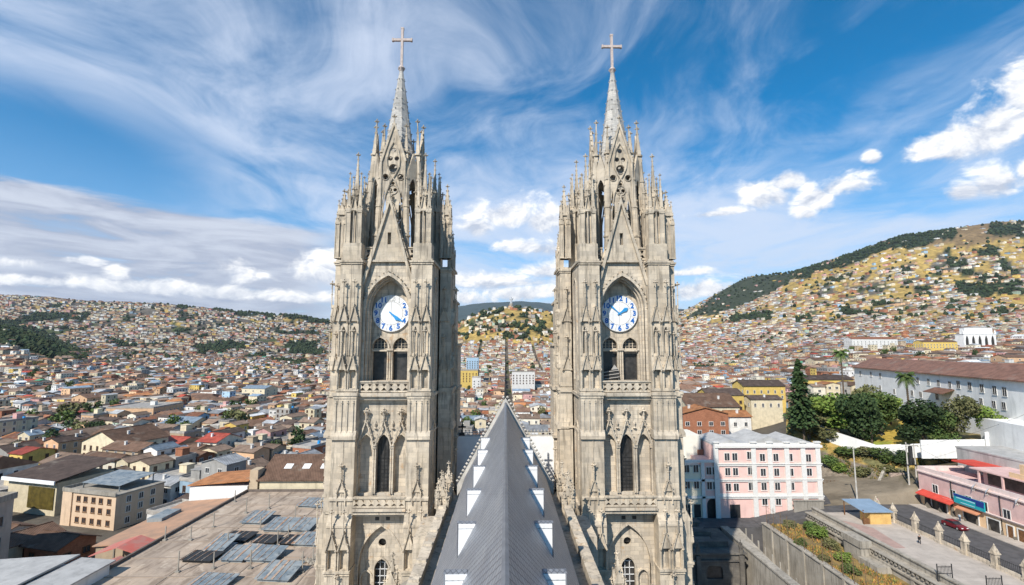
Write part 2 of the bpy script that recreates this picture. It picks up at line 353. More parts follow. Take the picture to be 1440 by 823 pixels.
def buttress(mb, x0, x1, top=364, step=(0, .2, .3), outer=0):
    """front-facing buttress in local coords, its face at y=0; outer = -1/+1 side that grows"""
    def rng(k_):
        a = x0-(step[k_] if outer <= 0 else 0); b = x1+(step[k_] if outer >= 0 else 0)
        if outer == 0: a = x0-step[k_]*.5; b = x1+step[k_]*.5
        return a, b
    def halves(a, b): c = (a+b)/2; q = (b-a)/4; return ((a+c)/2, (c+b)/2, q)
    # upper stage
    a, b = rng(0); c1, c2, q = halves(a, b)
    mb.box(a, b, .42, 1.5, zf(556), zf(top))
    hs = [arch(c, zf(546), zf(515), zf(505), q*.55, 4) for c in (c1, c2)] + [arch(c, zf(497), zf(470), zf(459), q*.45, 4) for c in (c1, c2)]
    mb.pry([(a, zf(556)), (a, zf(top)), (b, zf(top)), (b, zf(556))], 0, .42, hs)
    for c in (c1, c2):
        gablet(mb, c, zf(452), q*.86, zf(428)-zf(452), -.42, .1, 2.7); gablet(mb, c, zf(520), q*.86, zf(497)-zf(520), -.46, .1, 2.7)
        for zz in ((zf(548), zf(520)), (zf(500), zf(452))):
            for s in (-1, 1): mb.frustum(c+s*q*.8, -.06, zz[0], zz[1], .1, .1, 6)
        for py in (452, 520):
            for s in (-1, 1): mb.knob(c+s*q*.82, -.22, zf(py)-.12, .17, .24)
    mb.box((a+b)/2-.06, (a+b)/2+.06, -.05, 0, zf(500), zf(top)-.2)
    for i, (py, o, h) in enumerate(((top+3, .22, .22), (top+6, .12, .18), (505-5, .0, .0))):
        if h: mb.box(a-o, b+o, -o, 1.5, zf(py)-h, zf(py))
    mb.box(a-.1, b+.1, -.12, 1.5, zf(549)-.1, zf(549)+.14)
    # middle stage
    a, b = rng(1); c1, c2, q = halves(a, b); f = -.3
    mb.box(a-.16, b+.16, f-.22, 1.5, zf(556), zf(552)); mb.box(a-.06, b+.06, f-.1, 1.5, zf(560), zf(556))
    mb.box(a, b, f, 1.5, zf(722), zf(560))
    for c in (c1, c2):
        for s in (-1, 1): mb.frustum(c+s*q*.5, f-.05, zf(608), zf(563), .11, .11, 6); mb.knob(c+s*q*.5, f-.08, zf(566), .17, .12)
    mb.prx([(f-.3, zf(617)), (f-.3, zf(612)), (f-.02, zf(605)), (1., zf(605)), (1., zf(617))], a-.12, b+.12)
    mb.box((a+b)/2-.05, (a+b)/2+.05, f-.06, f, zf(722), zf(617))
    cc = (a+b)/2
    gablet(mb, cc, zf(690), .55, zf(672)-zf(690), f-.35, f, 1.6)
    for s in (-1, 1): mb.frustum(cc+s*.5, f-.14, zf(708), zf(690), .09, .09, 5)
    mb.prx([(f-.2, zf(702)), (f-.2, zf(699)), (f, zf(697)), (f+.3, zf(697)), (f+.3, zf(702))], a-.05, b+.05)
    # lower stage
    a, b = rng(2); c1, c2, q = halves(a, b); f = -.75
    mb.prx([(f-.1, zf(738)), (f-.1, zf(735)), (-.3, zf(722)), (1.5, zf(722)), (1.5, zf(738))], a, b)
    mb.box(a, b, f+.4, 1.5, -6, zf(738))
    hs = [arch(c, zf(796), zf(770), zf(761), q*.55, 4) for c in (c1, c2)]
    mb.pry([(a, -6), (a, zf(738)), (b, zf(738)), (b, -6)], f, f+.4, hs)
    for c in (c1, c2):
        gablet(mb, c, zf(768), q*.9, zf(742)-zf(768), f-.34, f+.05, 2.2)
        for s in (-1, 1): mb.frustum(c+s*q*.8, f-.1, zf(797), zf(768), .1, .1, 6); mb.knob(c+s*q*.82, f-.24, zf(768)-.1, .17, .22)
    mb.box(a-.12, b+.12, f-.3, 1.5, zf(800), zf(797)); mb.box(a-.05, b+.05, f-.15, 1.5, zf(804), zf(800))
    gablet(mb, cc, zf(835), .6, 1.3, f-.4, f, 1.2)

def cluster(mb, x, y, hw=1.15, ztip=None, zbase=None):
    """group of pinnacles on a buttress head"""
    zb = zbase or zf(364); ym = YF+y
    z1 = Z(298, ym); z2 = Z(270, ym)
    mb.cbox(x, y, hw+.05, hw+.05, zb, Z(345, ym)); mb.cbox(x, y, hw*.5, hw*.5, zb, z1+.2)
    for a in (-1, 1):
        for b in (-1, 1): pinnacle(mb, x+a*hw*.64, y+b*hw*.64, Z(346, ym), z1-.3, Z(250, ym), hw*.28, .26, 5)
    mb.cbox(x, y, hw*.98, hw*.98, Z(300, ym), Z(297, ym))
    for k_ in range(4):
        T0 = mb.T; mb.T = T0 @ Matrix.Translation((x, y, 0)) @ Matrix.Rotation(k_*math.pi/2, 4, 'Z')
        gablet(mb, 0, z1-.3, hw*.42, 2.4, -hw*.95, -hw*.6, .4, crk=3); mb.frustum(0, -hw*.85, Z(344, ym), z1, .09, .09, 5)
        mb.T = T0
    pinnacle(mb, x, y, z1, Z(276, ym), ztip or Z(226, ym), hw*.32, .38, 7)

def balustrade(mb, x0, x1, za, zb, y0, y1, n):
    W = (x1-x0)/n; hs = []
    h = zb-za
    for i in range(n):
        c = x0+W*(i+.5)
        hs.append([(c-W*.40, za+h*.16), (c-W*.05, za+h*.46), (c+W*.05, za+h*.46), (c+W*.40, za+h*.16)])
        hs.append([(c-W*.06, za+h*.56), (c-W*.30, za+h*.86), (c+W*.30, za+h*.86), (c+W*.06, za+h*.56)])
    mb.pry([(x0, za), (x0, zb), (x1, zb), (x1, za)], y0, y1, hs)
    mb.box(x0-.05, x1+.05, y0-.12, y1+.12, zb, zb+.16)

def text_mesh(mb, body, size, M):
    cu = bpy.data.curves.new('t', 'FONT'); cu.body = body; cu.size = size; cu.align_x = 'CENTER'; cu.align_y = 'CENTER'; cu.extrude = .015; cu.offset = size*.035
    cu.resolution_u = 3
    ob = bpy.data.objects.new('t', cu); COL.objects.link(ob); dg = bpy.context.evaluated_depsgraph_get()
    me = ob.evaluated_get(dg).to_mesh(); V = [M @ v.co for v in me.vertices]; F = [list(p.vertices) for p in me.polygons]
    o = mb.pts(V)
    for f in F: mb.face([o+i for i in f])
    ob.evaluated_get(dg).to_mesh_clear(); bpy.data.objects.remove(ob); bpy.data.curves.remove(cu)

HW = 5.7; B = 3.1      # half width, half bay
def tower(cx, s, label, clock_hands, pale):
    """s = +1: inner side is +x (left tower)"""
    T = Matrix.Translation((cx, YF, 0))
    def mb(): return MB(T)
    body = mb()
    D1 = 1.2      # wall plane of the bay
    z_top = zf(364)
    # solid mass behind the facade skin
    body.box(-B-.3, B+.3, 4.4, 10.2, -6, z_top); 
    for e in (-1, 1): body.box(min(e*(B-.02), e*(HW-.15)), max(e*(B-.02), e*(HW-.15)), 1.4, 10.8, -6, z_top)
    body.box(-B, B, 10.0, 10.7, -6, z_top)
    # stage 1 wall with the great pointed recess
    rec = arch(0, zf(537), zf(432), zf(386), 2.75, 12)
    body.pry([(-B, zf(553)), (-B, z_top), (B, z_top), (B, zf(553))], D1, D1+2.1, [rec])
    zc = Z(441, YF+3.3)
    wins = [arch(c, Z(536, YF+3.4), Z(489, YF+3.4), Z(474, YF+3.4), .98, 8) for c in (-1.32, 1.32)]
    body.pry([(-2.9, zf(553)), (-2.9, zf(380)), (2.9, zf(380)), (2.9, zf(553))], 3.3, 3.75, wins)
    for c in (-1.32, 1.32): arch_band(body, c, Z(492, YF+3.2), Z(489, YF+3.2), Z(475, YF+3.2), 1.0, .22, 3.08, 3.3)
    for wd, y0, t in ((2.75, D1-.18, .32), (2.55, D1+.5, .22), (2.4, D1+1.1, .22)):
        zz = zf(537)
        arch_band(body, 0, zz, zf(432), zf(386)-(2.75-wd)*1.3, wd, t, y0, y0+.42)
    crk = arch(0, zf(432), zf(432), zf(384)+.4, 3.1, 9)
    for p in crk: body.knob(p[0], D1-.22, p[1], .15)
    for c in (-2.6, 0, 2.6):
        n_ = 3 if c == 0 else 2
        for i in range(n_): body.frustum(c+(i-(n_-1)/2)*.28, 3.1, Z(536, YF+3.1), Z(493, YF+3.1), .12, .12, 6)
        body.cbox(c, 3.1, .42, .26, Z(493, YF+3.1), Z(490, YF+3.1))
    body.box(-2.9, 2.9, 3.0, 3.3, Z(494, YF+3.1)-.02, Z(492, YF+3.1))
    # wall strips and horizontal mouldings of the bay
    for e in (-1, 1):
        for i, py in enumerate((370, 560)): pass
        body.frustum(e*(B-.1), D1-.05, zf(537), zf(432), .13, .13, 6); body.knob(e*(B-.1), D1-.08, zf(432), .24, .2)
    body.box(-B-.05, B+.05, .15, D1+.3, zf(558), zf(553)); body.box(-B, B, .5, D1+.2, zf(563), zf(558))
    # stage 2 wall: triple lancets under steep gablets
    zA, zS, zB = zf(613), zf(631), zf(697)
    hs = [arch(c, zB, zS, zA, .86, 8) for c in (-2.13, 0, 2.13)]
    body.pry([(-B, zf(722)), (-B, zf(560)), (B, zf(560)), (B, zf(722))], D1, D1+.7, hs)
    for c in (-2.13, 2.13): body.box(c-.95, c+.95, D1+.62, D1+.9, zB, zA+.2)
    for c in (-2.13, 0, 2.13):
        arch_band(body, c, zB, zS, zA, .86, .14, D1-.14, D1+.1)
        gablet(body, c, zf(628), .98, zf(590)-zf(628), D1-.5, D1-.02, .9, crk=4, bar=.12, solid=False)
        body.frustum(c, D1-.2, zf(592), zf(584), .07, .07, 5)
        body.knob(c, D1-.28, zf(581), .34, .42); body.knob(c-.34, D1-.24, zf(582), .22); body.knob(c+.34, D1-.24, zf(582), .22); body.knob(c, D1-.34, zf(577), .22, .3)
    for c in (-B+.02, -1.06, 1.06, B-.02):
        for d in ((-.13, .13) if abs(c) < 2 else (0,)): body.frustum(c+d, D1-.18, zB, zS, .12, .12, 6)
        body.cbox(c, D1-.2, .26, .22, zS-.1, zS+.2)
        if abs(c) < 2:
            body.knob(c, D1-.15, zf(598), .2, .5); body.knob(c, D1-.2, zf(604), .26, .18)
    body.box(-B, B, D1-.16, D1, zf(568), zf(565)); body.box(-B, B, D1-.3, D1, zf(565), zf(563))
    # balcony slab
    body.box(-B-.05, B+.05, -.55, D1+.2, zf(717), zf(713)); body.box(-B, B, -.3, D1+.2, zf(722), zf(717)); body.box(-B, B, .1, D1+.2, zf(726), zf(722))
    # stage 3 wall
    zz = arch(0, -6, zf(785), zf(740), 2.75, 10)
    hs = [[(c-.26, zf(737)), (c-.26, zf(731)), (c+.26, zf(731)), (c+.26, zf(737))] for c in (-.55, .75)]
    body.pry([(-B, zf(742)), (-B, zf(722)), (B, zf(722)), (B, zf(742))], D1, D1+.6, [])
    for h in hs: pass
    body.pry([(-B, -6), (-B, zf(742)+.02), (B, zf(742)+.02), (B, -6)], D1, D1+.6, [arch(0, -5.9, zf(800), zf(744), 2.6, 10)])
    arch_band(body, 0, zf(830), zf(800), zf(744), 2.6, .2, D1-.1, D1+.3)
    body.pry([(-2.7, -6), (-2.7, zf(740)), (2.7, zf(740)), (2.7, -6)], D1+.6, D1+.95,
             [circle(0, Z(762, YF+1.8), .48, 12), arch(0, Z(850, YF+1.8), Z(800, YF+1.8), Z(785, YF+1.8), .85, 8)]
             + [arch(c, Z(850, YF+1.8), Z(812, YF+1.8), Z(802, YF+1.8), .62, 6) for c in (-1.8, 1.8)])
    arch_band(body, 0, Z(850, YF+1.7), Z(800, YF+1.7), Z(785, YF+1.7), .85, .16, D1+.45, D1+.65)
    for c in (-1.8, 1.8): arch_band(body, c, Z(850, YF+1.7), Z(812, YF+1.7), Z(802, YF+1.7), .62, .16, D1+.45, D1+.65); body.box(c-.7, c+.7, D1+.9, D1+1.3, -6, Z(800, YF+1.8))
    body.box(-B-.1, B+.1, 3.0, 3.5, -6, zf(700))
    for h in hs: body.pry(h, D1-.02, D1+.02)
    # side walls: plain ashlar with string courses and a long blind arch
    for e in (-1, 1):
        x0 = e*(HW-.15)
        for py, h, o in ((364, .3, .25), (556, .35, .3), (612, .25, .15), (722, .35, .3), (800, .3, .25)):
            body.box(min(x0, x0+e*o), max(x0, x0+e*o), 1.0, 10.8, zf(py)-h, zf(py))
        for zlo, zhi in ((zf(537), zf(386)), (zf(697), zf(600))):
            for yy in (2.6, 5.6):
                body.frustum(x0+e*.05, yy, zlo, zhi-.5, .13, .13, 6)
            p = arch(4.1, zlo, zhi-1.9, zhi, 1.5, 6)
            for i in range(len(p)-1): body.tube([(x0+e*.05, p[i][0], p[i][1]), (x0+e*.05, p[i+1][0], p[i+1][1])], .13, 5)
    tw = body.build('clock_tower', STONE, BAS); tag(tw, label)
    # gable over the clock
    g = mb()
    za, zb = zf(278), zf(366)
    slit = [(-.22+.3*0, zf(342)), (-.22, zf(325)), (.22, zf(325)), (.22, zf(342))]
    g.pry([(-2.7, zb), (0, za), (2.7, zb)], D1-.25, D1+.35, [slit])
    g.box(-1., 1., D1+.36, D1+.6, zf(345), zf(322)); g.box(-2.3, 2.3, D1-.45, D1-.2, zb-.1, zb+.14)
    for e in (-1, 1):
        g.pry([(e*3.35, zf(400)), (0, za+.35), (0, za-.55), (e*2.95, zf(400))], D1-.6, D1-.15)
        crockets(g, (e*3.3, D1-.4, zf(396)), (0, D1-.4, za), 9, .16, (e, 0, .3))
        g.pry([(e*3.3, zf(424)), (e*3.3, zf(398)), (e*2.95, zf(398)), (e*3.1, zf(424))], D1-.45, D1-.1)
    finial(g, 0, D1-.35, za+.9, .42)
    for e in (-1, 1):
        balustrade(g, min(e*2.35, e*3.3), max(e*2.35, e*3.3), zf(362), zf(346), D1+.45, D1+.65, 1)
    g.build('gable', STONE_T, tw)
    # parapets and glazing
    for (za_, zb_, y0, n, wd) in ((zf(552), zf(538), .45, 7, B-.05), (zf(712), zf(699), -.4, 7, B)):
        q = mb(); balustrade(q, -wd, wd, za_, zb_, y0, y0+.22, n)
        if y0 < 0: q.box(-wd, -wd+.2, y0+.22, 1.1, za_, zb_); q.box(wd-.2, wd, y0+.22, 1.1, za_, zb_)
        q.build('balustrade', STONE_T, tw)
    for i, c in enumerate((-1.32, 1.32)):
        q = mb(); zt, zm, zl = Z(474, YF+3.7), Z(491, YF+3.7), Z(537, YF+3.7)
        q.box(c-1.1, c+1.1, 3.8, 3.88, zl, zt+.2)
        q.cur = 1; q.box(c-1.0, c+1.0, 3.6, 3.75, zm-.1, zm+.1)
        for d in (-.45, 0, .45): q.box(c+d-.035, c+d+.035, 3.66, 3.74, zm, zt-.15)
        for kk in range(3): q.box(c-.9, c+.9, 3.68, 3.73, zm+.35+kk*.35, zm+.39+kk*.35)
        q.build('belfry_window', [GLASS_D, STONE_T], tw)
    q = mb(); q.box(-.9, .9, D1+.5, D1+.58, zB, zA+.1); q.cur = 1
    for d in (-.42, 0, .42): q.box(d-.02, d+.02, D1+.42, D1+.48, zB, zA-.15)
    for kk in range(9): q.box(-.86, .86, D1+.42, D1+.48, zB+.45*kk+.4, zB+.45*kk+.44)
    q.build('lancet_window', [GLASS_D, IRON], tw)
    q = mb(); q.box(-.9, .9, D1+1.2, D1+1.28, -5, zf(775)); q.cur = 1
    for d in (-.28, .28): q.box(d-.035, d+.035, D1+1.05, D1+1.15, -5, zf(788))
    for kk in range(5): q.box(-.85, .85, D1+1.05, D1+1.15, zf(792+kk*10), zf(792+kk*10)+.07)
    q.build('lancet_window', [GLASS_D, WHITEP], tw)
    q = mb(); q.box(-.6, .6, D1+1.2, D1+1.28, Z(762, YF+1.8)-.6, Z(762, YF+1.8)+.6); q.build('round_window', GLASS_D, tw)
    for h in ((-.55, .75)):
        q = mb(); q.box(h-.24, h+.24, D1-.03, D1+.04, zf(736), zf(731)); q.build('vent_hole', GLASS_D, tw)
    # buttresses
    for e in (-1, 1):
        inner = (e == s)
        q = mb(); buttress(q, *((B, HW) if e > 0 else (-HW, -B)), outer=(0 if inner else e), step=((0, .1, .2) if inner else (0, .15, .25)))
        cluster(q, e*(HW+B)/2, 1.2, 1.1, ztip=Z(222, YF+1.2)); q.build('buttress', STONE_T, tw)
    def side_butt(e, yc, hw, prot, ztop=364, tip=255, low=True):
        # frame: local -y points outward (e*x)
        q = MB(T @ Matrix.Translation((e*(HW+prot), yc, 0)) @ Matrix.Rotation(e*math.pi/2, 4, 'Z'))
        buttress(q, -hw, hw, outer=0, top=ztop, step=(0, .1, .2)); 
        q2 = MB(T); q2.v, q2.f, q2.mi = q.v, q.f, q.mi
        # ornament on the face towards the nave too
        x_o = e*(HW+prot*.5); yf = yc-hw
        q3 = MB(T)
        for py in (452, 520): gablet(q3, x_o, Z(py, YF+yf), prot*.42, 2.0, yf-.3, yf+.02, 2.4); q3.knob(x_o-.5, yf-.2, Z(py, YF+yf), .15); q3.knob(x_o+.5, yf-.2, Z(py, YF+yf), .15)
        for py in (556, 612, 722): q3.box(x_o-prot*.6, x_o+prot*.6, yf-.25, yf, zf(py)-.25, zf(py))
        cz = Z(ztop, YF+yc)
        pinnacle(q3, x_o, yc-hw*.4, cz-.2, Z(305, YF+yc), Z(tip+12, YF+yc), .62, .34, 5)
        for d in (-.5, .5): pinnacle(q3, x_o+d, yf+.3, cz-.2, Z(318, YF+yc), Z(288, YF+yc), .28, .2, 3)
        o = len(q2.v); q2.v += q3.v; q2.f += [[i+o for i in f] for f in q3.f]; q2.mi += q3.mi
        q2.build('buttress', STONE_T, tw)
    side_butt(s, 8.4, 1.55, 1.6, tip=255)
    side_butt(-s, 2.2, 1.2, 1.0, tip=262)
    side_butt(-s, 8.8, 1.4, 1.6, tip=255)
    # stair turret behind, stepping outwards as it goes down
    q = mb(); e = s
    q.box(min(e*3, e*(HW+1.3)), max(e*3, e*(HW+1.3)), 11.0, 15.5, -6, Z(378, YF+12)); 
    q.box(min(e*3, e*(HW+1.75)), max(e*3, e*(HW+1.75)), 11.2, 16, -6, Z(424, YF+12)); q.box(min(e*3, e*(HW+2.2)), max(e*3, e*(HW+2.2)), 11.4, 16.5, -6, Z(484, YF+12))
    for zz_, o_ in ((378, 1.3), (424, 1.75), (484, 2.2), (545, 2.2), (612, 2.2)):
        q.box(min(e*3, e*(HW+o_+.2)), max(e*3, e*(HW+o_+.2)), 11.0, 16.6, Z(zz_, YF+12)-.25, Z(zz_, YF+12)+.08)
    for yy in (11.6, 13.4, 15.2): pinnacle(q, e*(HW+.9), yy, Z(378, YF+12), Z(355, YF+12), Z(325, YF+12), .38, .25, 4)
    q.build('stair_turret', STONE, tw)
    # rear corner pinnacles
    for e in (-1, 1):
        q = mb(); cluster(q, e*(HW+B)/2, 9.4, 1.15, ztip=Z(230, YF+9.4), zbase=z_top-.1); q.build('pinnacle', STONE_T, tw)
    for e in (-1, 1):
        for yy in (3.9, 6.8):
            q = mb(); pinnacle(q, e*(B+.9), yy, z_top-.1, Z(300, YF+yy), Z(262, YF+yy), .5, .32, 5); q.build('pinnacle', STONE_T, tw)
    # lantern
    cyl = 5.9; YC = YF+cyl
    TS = T @ Matrix.Translation((.5 if s < 0 else -.15, 0, 0)); L = MB(TS); zl0 = z_top-.2; zl1 = Z(224, YC-3); zl2 = Z(172, YC-2.6)
    L.frustum(0, cyl, zl0, zl0+1.0, 4.3, 4.1, 8, math.pi/8)
    piers = []
    for a, b in ((2.05, 3.5), (3.9, 2.3)):
        for sx in (-1, 1):
            for sy in (-1, 1): piers.append((sx*a, sy*b, a > b))
    for (a, b, sd) in piers:
        k_ = .78
        L.frustum(a, cyl+b, zl0, zl1, .46, .36, 8, math.pi/8, a*(k_-1), b*(k_-1))
        for i, (pq, rr) in enumerate(((340, .55), (300, .5), (262, .47), (226, .5))):
            t = (Z(pq, YC)-zl0)/(zl1-zl0); L.frustum(a*(1-(1-k_)*t), cyl+b*(1-(1-k_)*t), Z(pq, YC)-.12, Z(pq, YC)+.12, rr, rr, 8, math.pi/8)
        for t in (.15, .3, .45, .6, .75, .9):
            k2 = 1-(1-k_)*t; L.knob(a*k2+(.42 if a > 0 else -.42), cyl+b*k2-.1, zl0+(zl1-zl0)*t, .15)
        tip = Z(182 if sd else 192, YC)
        L.frustum(a*k_, cyl+b*k_, zl1, tip, .42, .07, 4, math.pi/4, -a*.06, -b*.06)
        for j in range(4): 
            for dx_ in (-1, 1): L.knob(a*k_*(1-.02*j)+dx_*(.34-.07*j), cyl+b*k_, zl1+.4+(tip-zl1-.6)*j/4, .12)
        finial(L, a*(k_-.06), cyl+b*(k_-.06), tip+.2, .4)
    for k4 in range(4):
        T0 = L.T; L.T = T0 @ Matrix.Translation((0, cyl, 0)) @ Matrix.Rotation(k4*math.pi/2, 4, 'Z')
        yb = -3.35; hwid = 1.75; YY = YC-3.2
        z = lambda py: Z(py, YY)
        outer = [(-hwid, zl0), (-hwid*.92, z(226)), (0, z(176)), (hwid*.92, z(226)), (hwid, zl0)]
        hs = [arch(0, zl0+.3, z(302), z(288), .62, 6), circle(0, z(238), .56), circle(-.42, z(224), .32, 10), circle(.42, z(224), .32, 10), circle(0, z(212), .33, 10),
              circle(-1.0, z(250), .38, 10), circle(1.0, z(250), .38, 10), circle(-.32, z(268), .26, 8), circle(.32, z(268), .26, 8), circle(0, z(277), .24, 8), circle(0, z(259), .24, 8),
              [(-.12, z(202)), (0, z(194)), (.12, z(202))],
              [(-1.35, zl0+.3), (-1.35, z(285)), (-1.1, z(268)), (-.85, z(290)), (-.85, zl0+.3)], [(1.35, zl0+.3), (.85, zl0+.3), (.85, z(290)), (1.1, z(268)), (1.35, z(285))]]
        L.pry(outer, yb+.12, yb+.36, hs)
        for e in (-1, 1):
            L.pry([(e*hwid*1.02, z(228)), (0, z(171)), (0, z(178)), (e*hwid*.84, z(228))], yb-.08, yb+.2)
            crockets(L, (e*hwid, yb, z(226)), (0, yb, z(173)), 6, .14, (e, 0, .2))
            # crossing ogee ribs
            path = [(e*1.35, zl0+1.5), (e*1.3, z(300)), (e*.95, z(275)), (e*.3, z(256)), (-e*.35, z(246)), (-e*.78, z(236)), (-e*.88, z(226)), (-e*.6, z(212)), (0, z(200))]
            L.tube([(p[0], yb, p[1]) for p in path], .1, 5)
            L.tube([(e*hwid*.9, yb, zl0+.5), (e*hwid*.9, yb, z(228))], .11, 5)
        for cxx, cpy, rr in ((0, 238, .62), (-1.0, 250, .44), (1.0, 250, .44), (0, 268, .64)):
            c_ = circle(cxx, z(cpy), rr, 12); L.tube([(p[0], yb+.05, p[1]) for p in c_+[c_[0]]], .055, 4)
        finial(L, 0, yb, z(171)+.5, .42)
        gablet(L, 0, z(306), .85, z(284)-z(306), yb-.12, yb+.1, .5, crk=3)
        # diagonal face between the pier pairs
        L.T = L.T @ Matrix.Rotation(math.pi/4, 4, 'Z')
        L.pry([(-.9, zl0), (-.8, z(240)), (0, z(214)), (.8, z(240)), (.9, zl0)], -3.6, -3.35, [arch(0, zl0+.6, z(262), z(250), .5, 5)])
        L.T = T0
    L.build('lantern', STONE_T, tw)
    # inner core seen through the tracery, spire and cross
    S_ = MB(TS); S_.frustum(0, cyl, zl0+.9, Z(330, YC), 1.5, 1.3, 8, math.pi/8); zb_ = Z(262, YC); zt_ = Z(100, YC)
    S_.frustum(0, cyl, zb_, zt_, 2.75, .24, 8, math.pi/8)
    for i in range(8):
        a = math.pi/8+i*math.pi/4
        for t in [j/11 for j in range(1, 11)]:
            rr = 2.75+(.24-2.75)*t+.06; S_.knob(rr*math.cos(a), cyl+rr*math.sin(a), zb_+(zt_-zb_)*t, .17-.06*t)
    for pq in (150, 190, 222): 
        t = (Z(pq, YC)-zb_)/(zt_-zb_); rr = 2.75+(.24-2.75)*t+.05; S_.frustum(0, cyl, Z(pq, YC)-.1, Z(pq, YC)+.1, rr, rr, 8, math.pi/8)
    S_.build('spire', SPIRE, tw)
    C_ = MB(TS); zc0, zc1 = Z(100, YC), Z(42 if s > 0 else 49, YC)
    C_.frustum(0, cyl, zc0-.2, zc0+.3, .3, .5, 8); C_.frustum(0, cyl, zc0+.3, zc0+.7, .5, .2, 8)
    for i in range(6): C_.knob(.42*math.cos(i), cyl+.42*math.sin(i), zc0+.2, .16)
    C_.box(-.17, .17, cyl-.17, cyl+.17, zc0+.5, zc1); za_ = zc1-1.75
    C_.box(-1.35, 1.35, cyl-.16, cyl+.16, za_-.17, za_+.17)
    for xx, zz_ in ((-1.35, za_), (1.35, za_)): C_.box(xx-.12, xx+.12, cyl-.2, cyl+.2, zz_-.22, zz_+.22)
    C_.box(-.22, .22, cyl-.2, cyl+.2, zc1-.12, zc1+.12)
    C_.build('cross', MATS['cross_stone'], tw)
    # clock
    cr = 2.42; ydl = 3.06
    d = mb(); d.pry(circle(0, zc, cr, 48), ydl, ydl+.22); d.cur = 1
    for r0, r1 in ((cr, cr-.05), (cr*.64, cr*.615)):
        o_ = circle(0, zc, r0, 48); i_ = circle(0, zc, r1, 48); d.pry(o_, ydl-.012, ydl, [i_])
    for h in range(12):
        a = R(30*h+15); p0 = (math.sin(a)*cr*.64, zc+math.cos(a)*cr*.64); p1 = (math.sin(a)*cr*.97, zc+math.cos(a)*cr*.97); n_ = (math.cos(a)*.02, -math.sin(a)*.02)
        d.pry([(p0[0]-n_[0], p0[1]-n_[1]), (p1[0]-n_[0], p1[1]-n_[1]), (p1[0]+n_[0], p1[1]+n_[1]), (p0[0]+n_[0], p0[1]+n_[1])], ydl-.011, ydl)
    d.box(-.022, .022, ydl-.013, ydl, zc-cr*.62, zc+cr*.62)
    dial = d.build('clock_dial', [DIAL, GREYL], tw)
    Rx = Matrix.Rotation(math.pi/2, 4, 'X')
    for h in range(1, 13):
        nm = mb(); a = R(30*h)
        text_mesh(nm, str(h), .92, Matrix.Translation((math.sin(a)*cr*.81, ydl-.03, zc+math.cos(a)*cr*.81)) @ Rx)
        nm.build('clock_numeral', PALEN if h in pale else BLUEN, tw)
    for ln, wd, ang, yy in clock_hands:
        q = mb(); a = R(ang); ux, uz = math.sin(a), math.cos(a)
        def P(l, t): return (ux*l+uz*t, zc+uz*l-ux*t)
        q.pry([P(-.3, -.06), P(ln*.35, -wd*.5), P(ln*.72, -wd), P(ln, 0), P(ln*.72, wd), P(ln*.35, wd*.5), P(-.3, .06)], ydl-yy, ydl-yy+.05)
        q.build('clock_hand', BLUEH, tw)
    return tw
plain('cross_stone', (.50, .42, .38), .7, .2, 3.)
LTW = tower(-14.9, 1, 'left clock tower whose clock shows about twenty past four', [(2.0, .13, 126, .10), (1.45, .26, 131, .16)], (12, 1))
RTW = tower(14.9, -1, 'right clock tower whose clock shows about eight to two', [(1.85, .12, -48, .10), (1.35, .26, 57, .16)], ())
# tilted broken louvre panel in the right belfry window
q = MB(Matrix.Translation((14.9-1.35, YF+2.6, Z(526, 62.6))) @ Matrix.Rotation(R(-8), 4, 'Y')); q.box(-1.1, 1.0, 0, .12, -.7, .5)
q.cur = 1
for i in range(3): q.box(-1.1, 1.0, -.1, 0, -.55+i*.42, -.47+i*.42)
q.pry([(.1, .5), (.6, 1.1), (.95, .5)], 0, .1); q.build('broken_louvre', [IRON, GREYL], RTW)

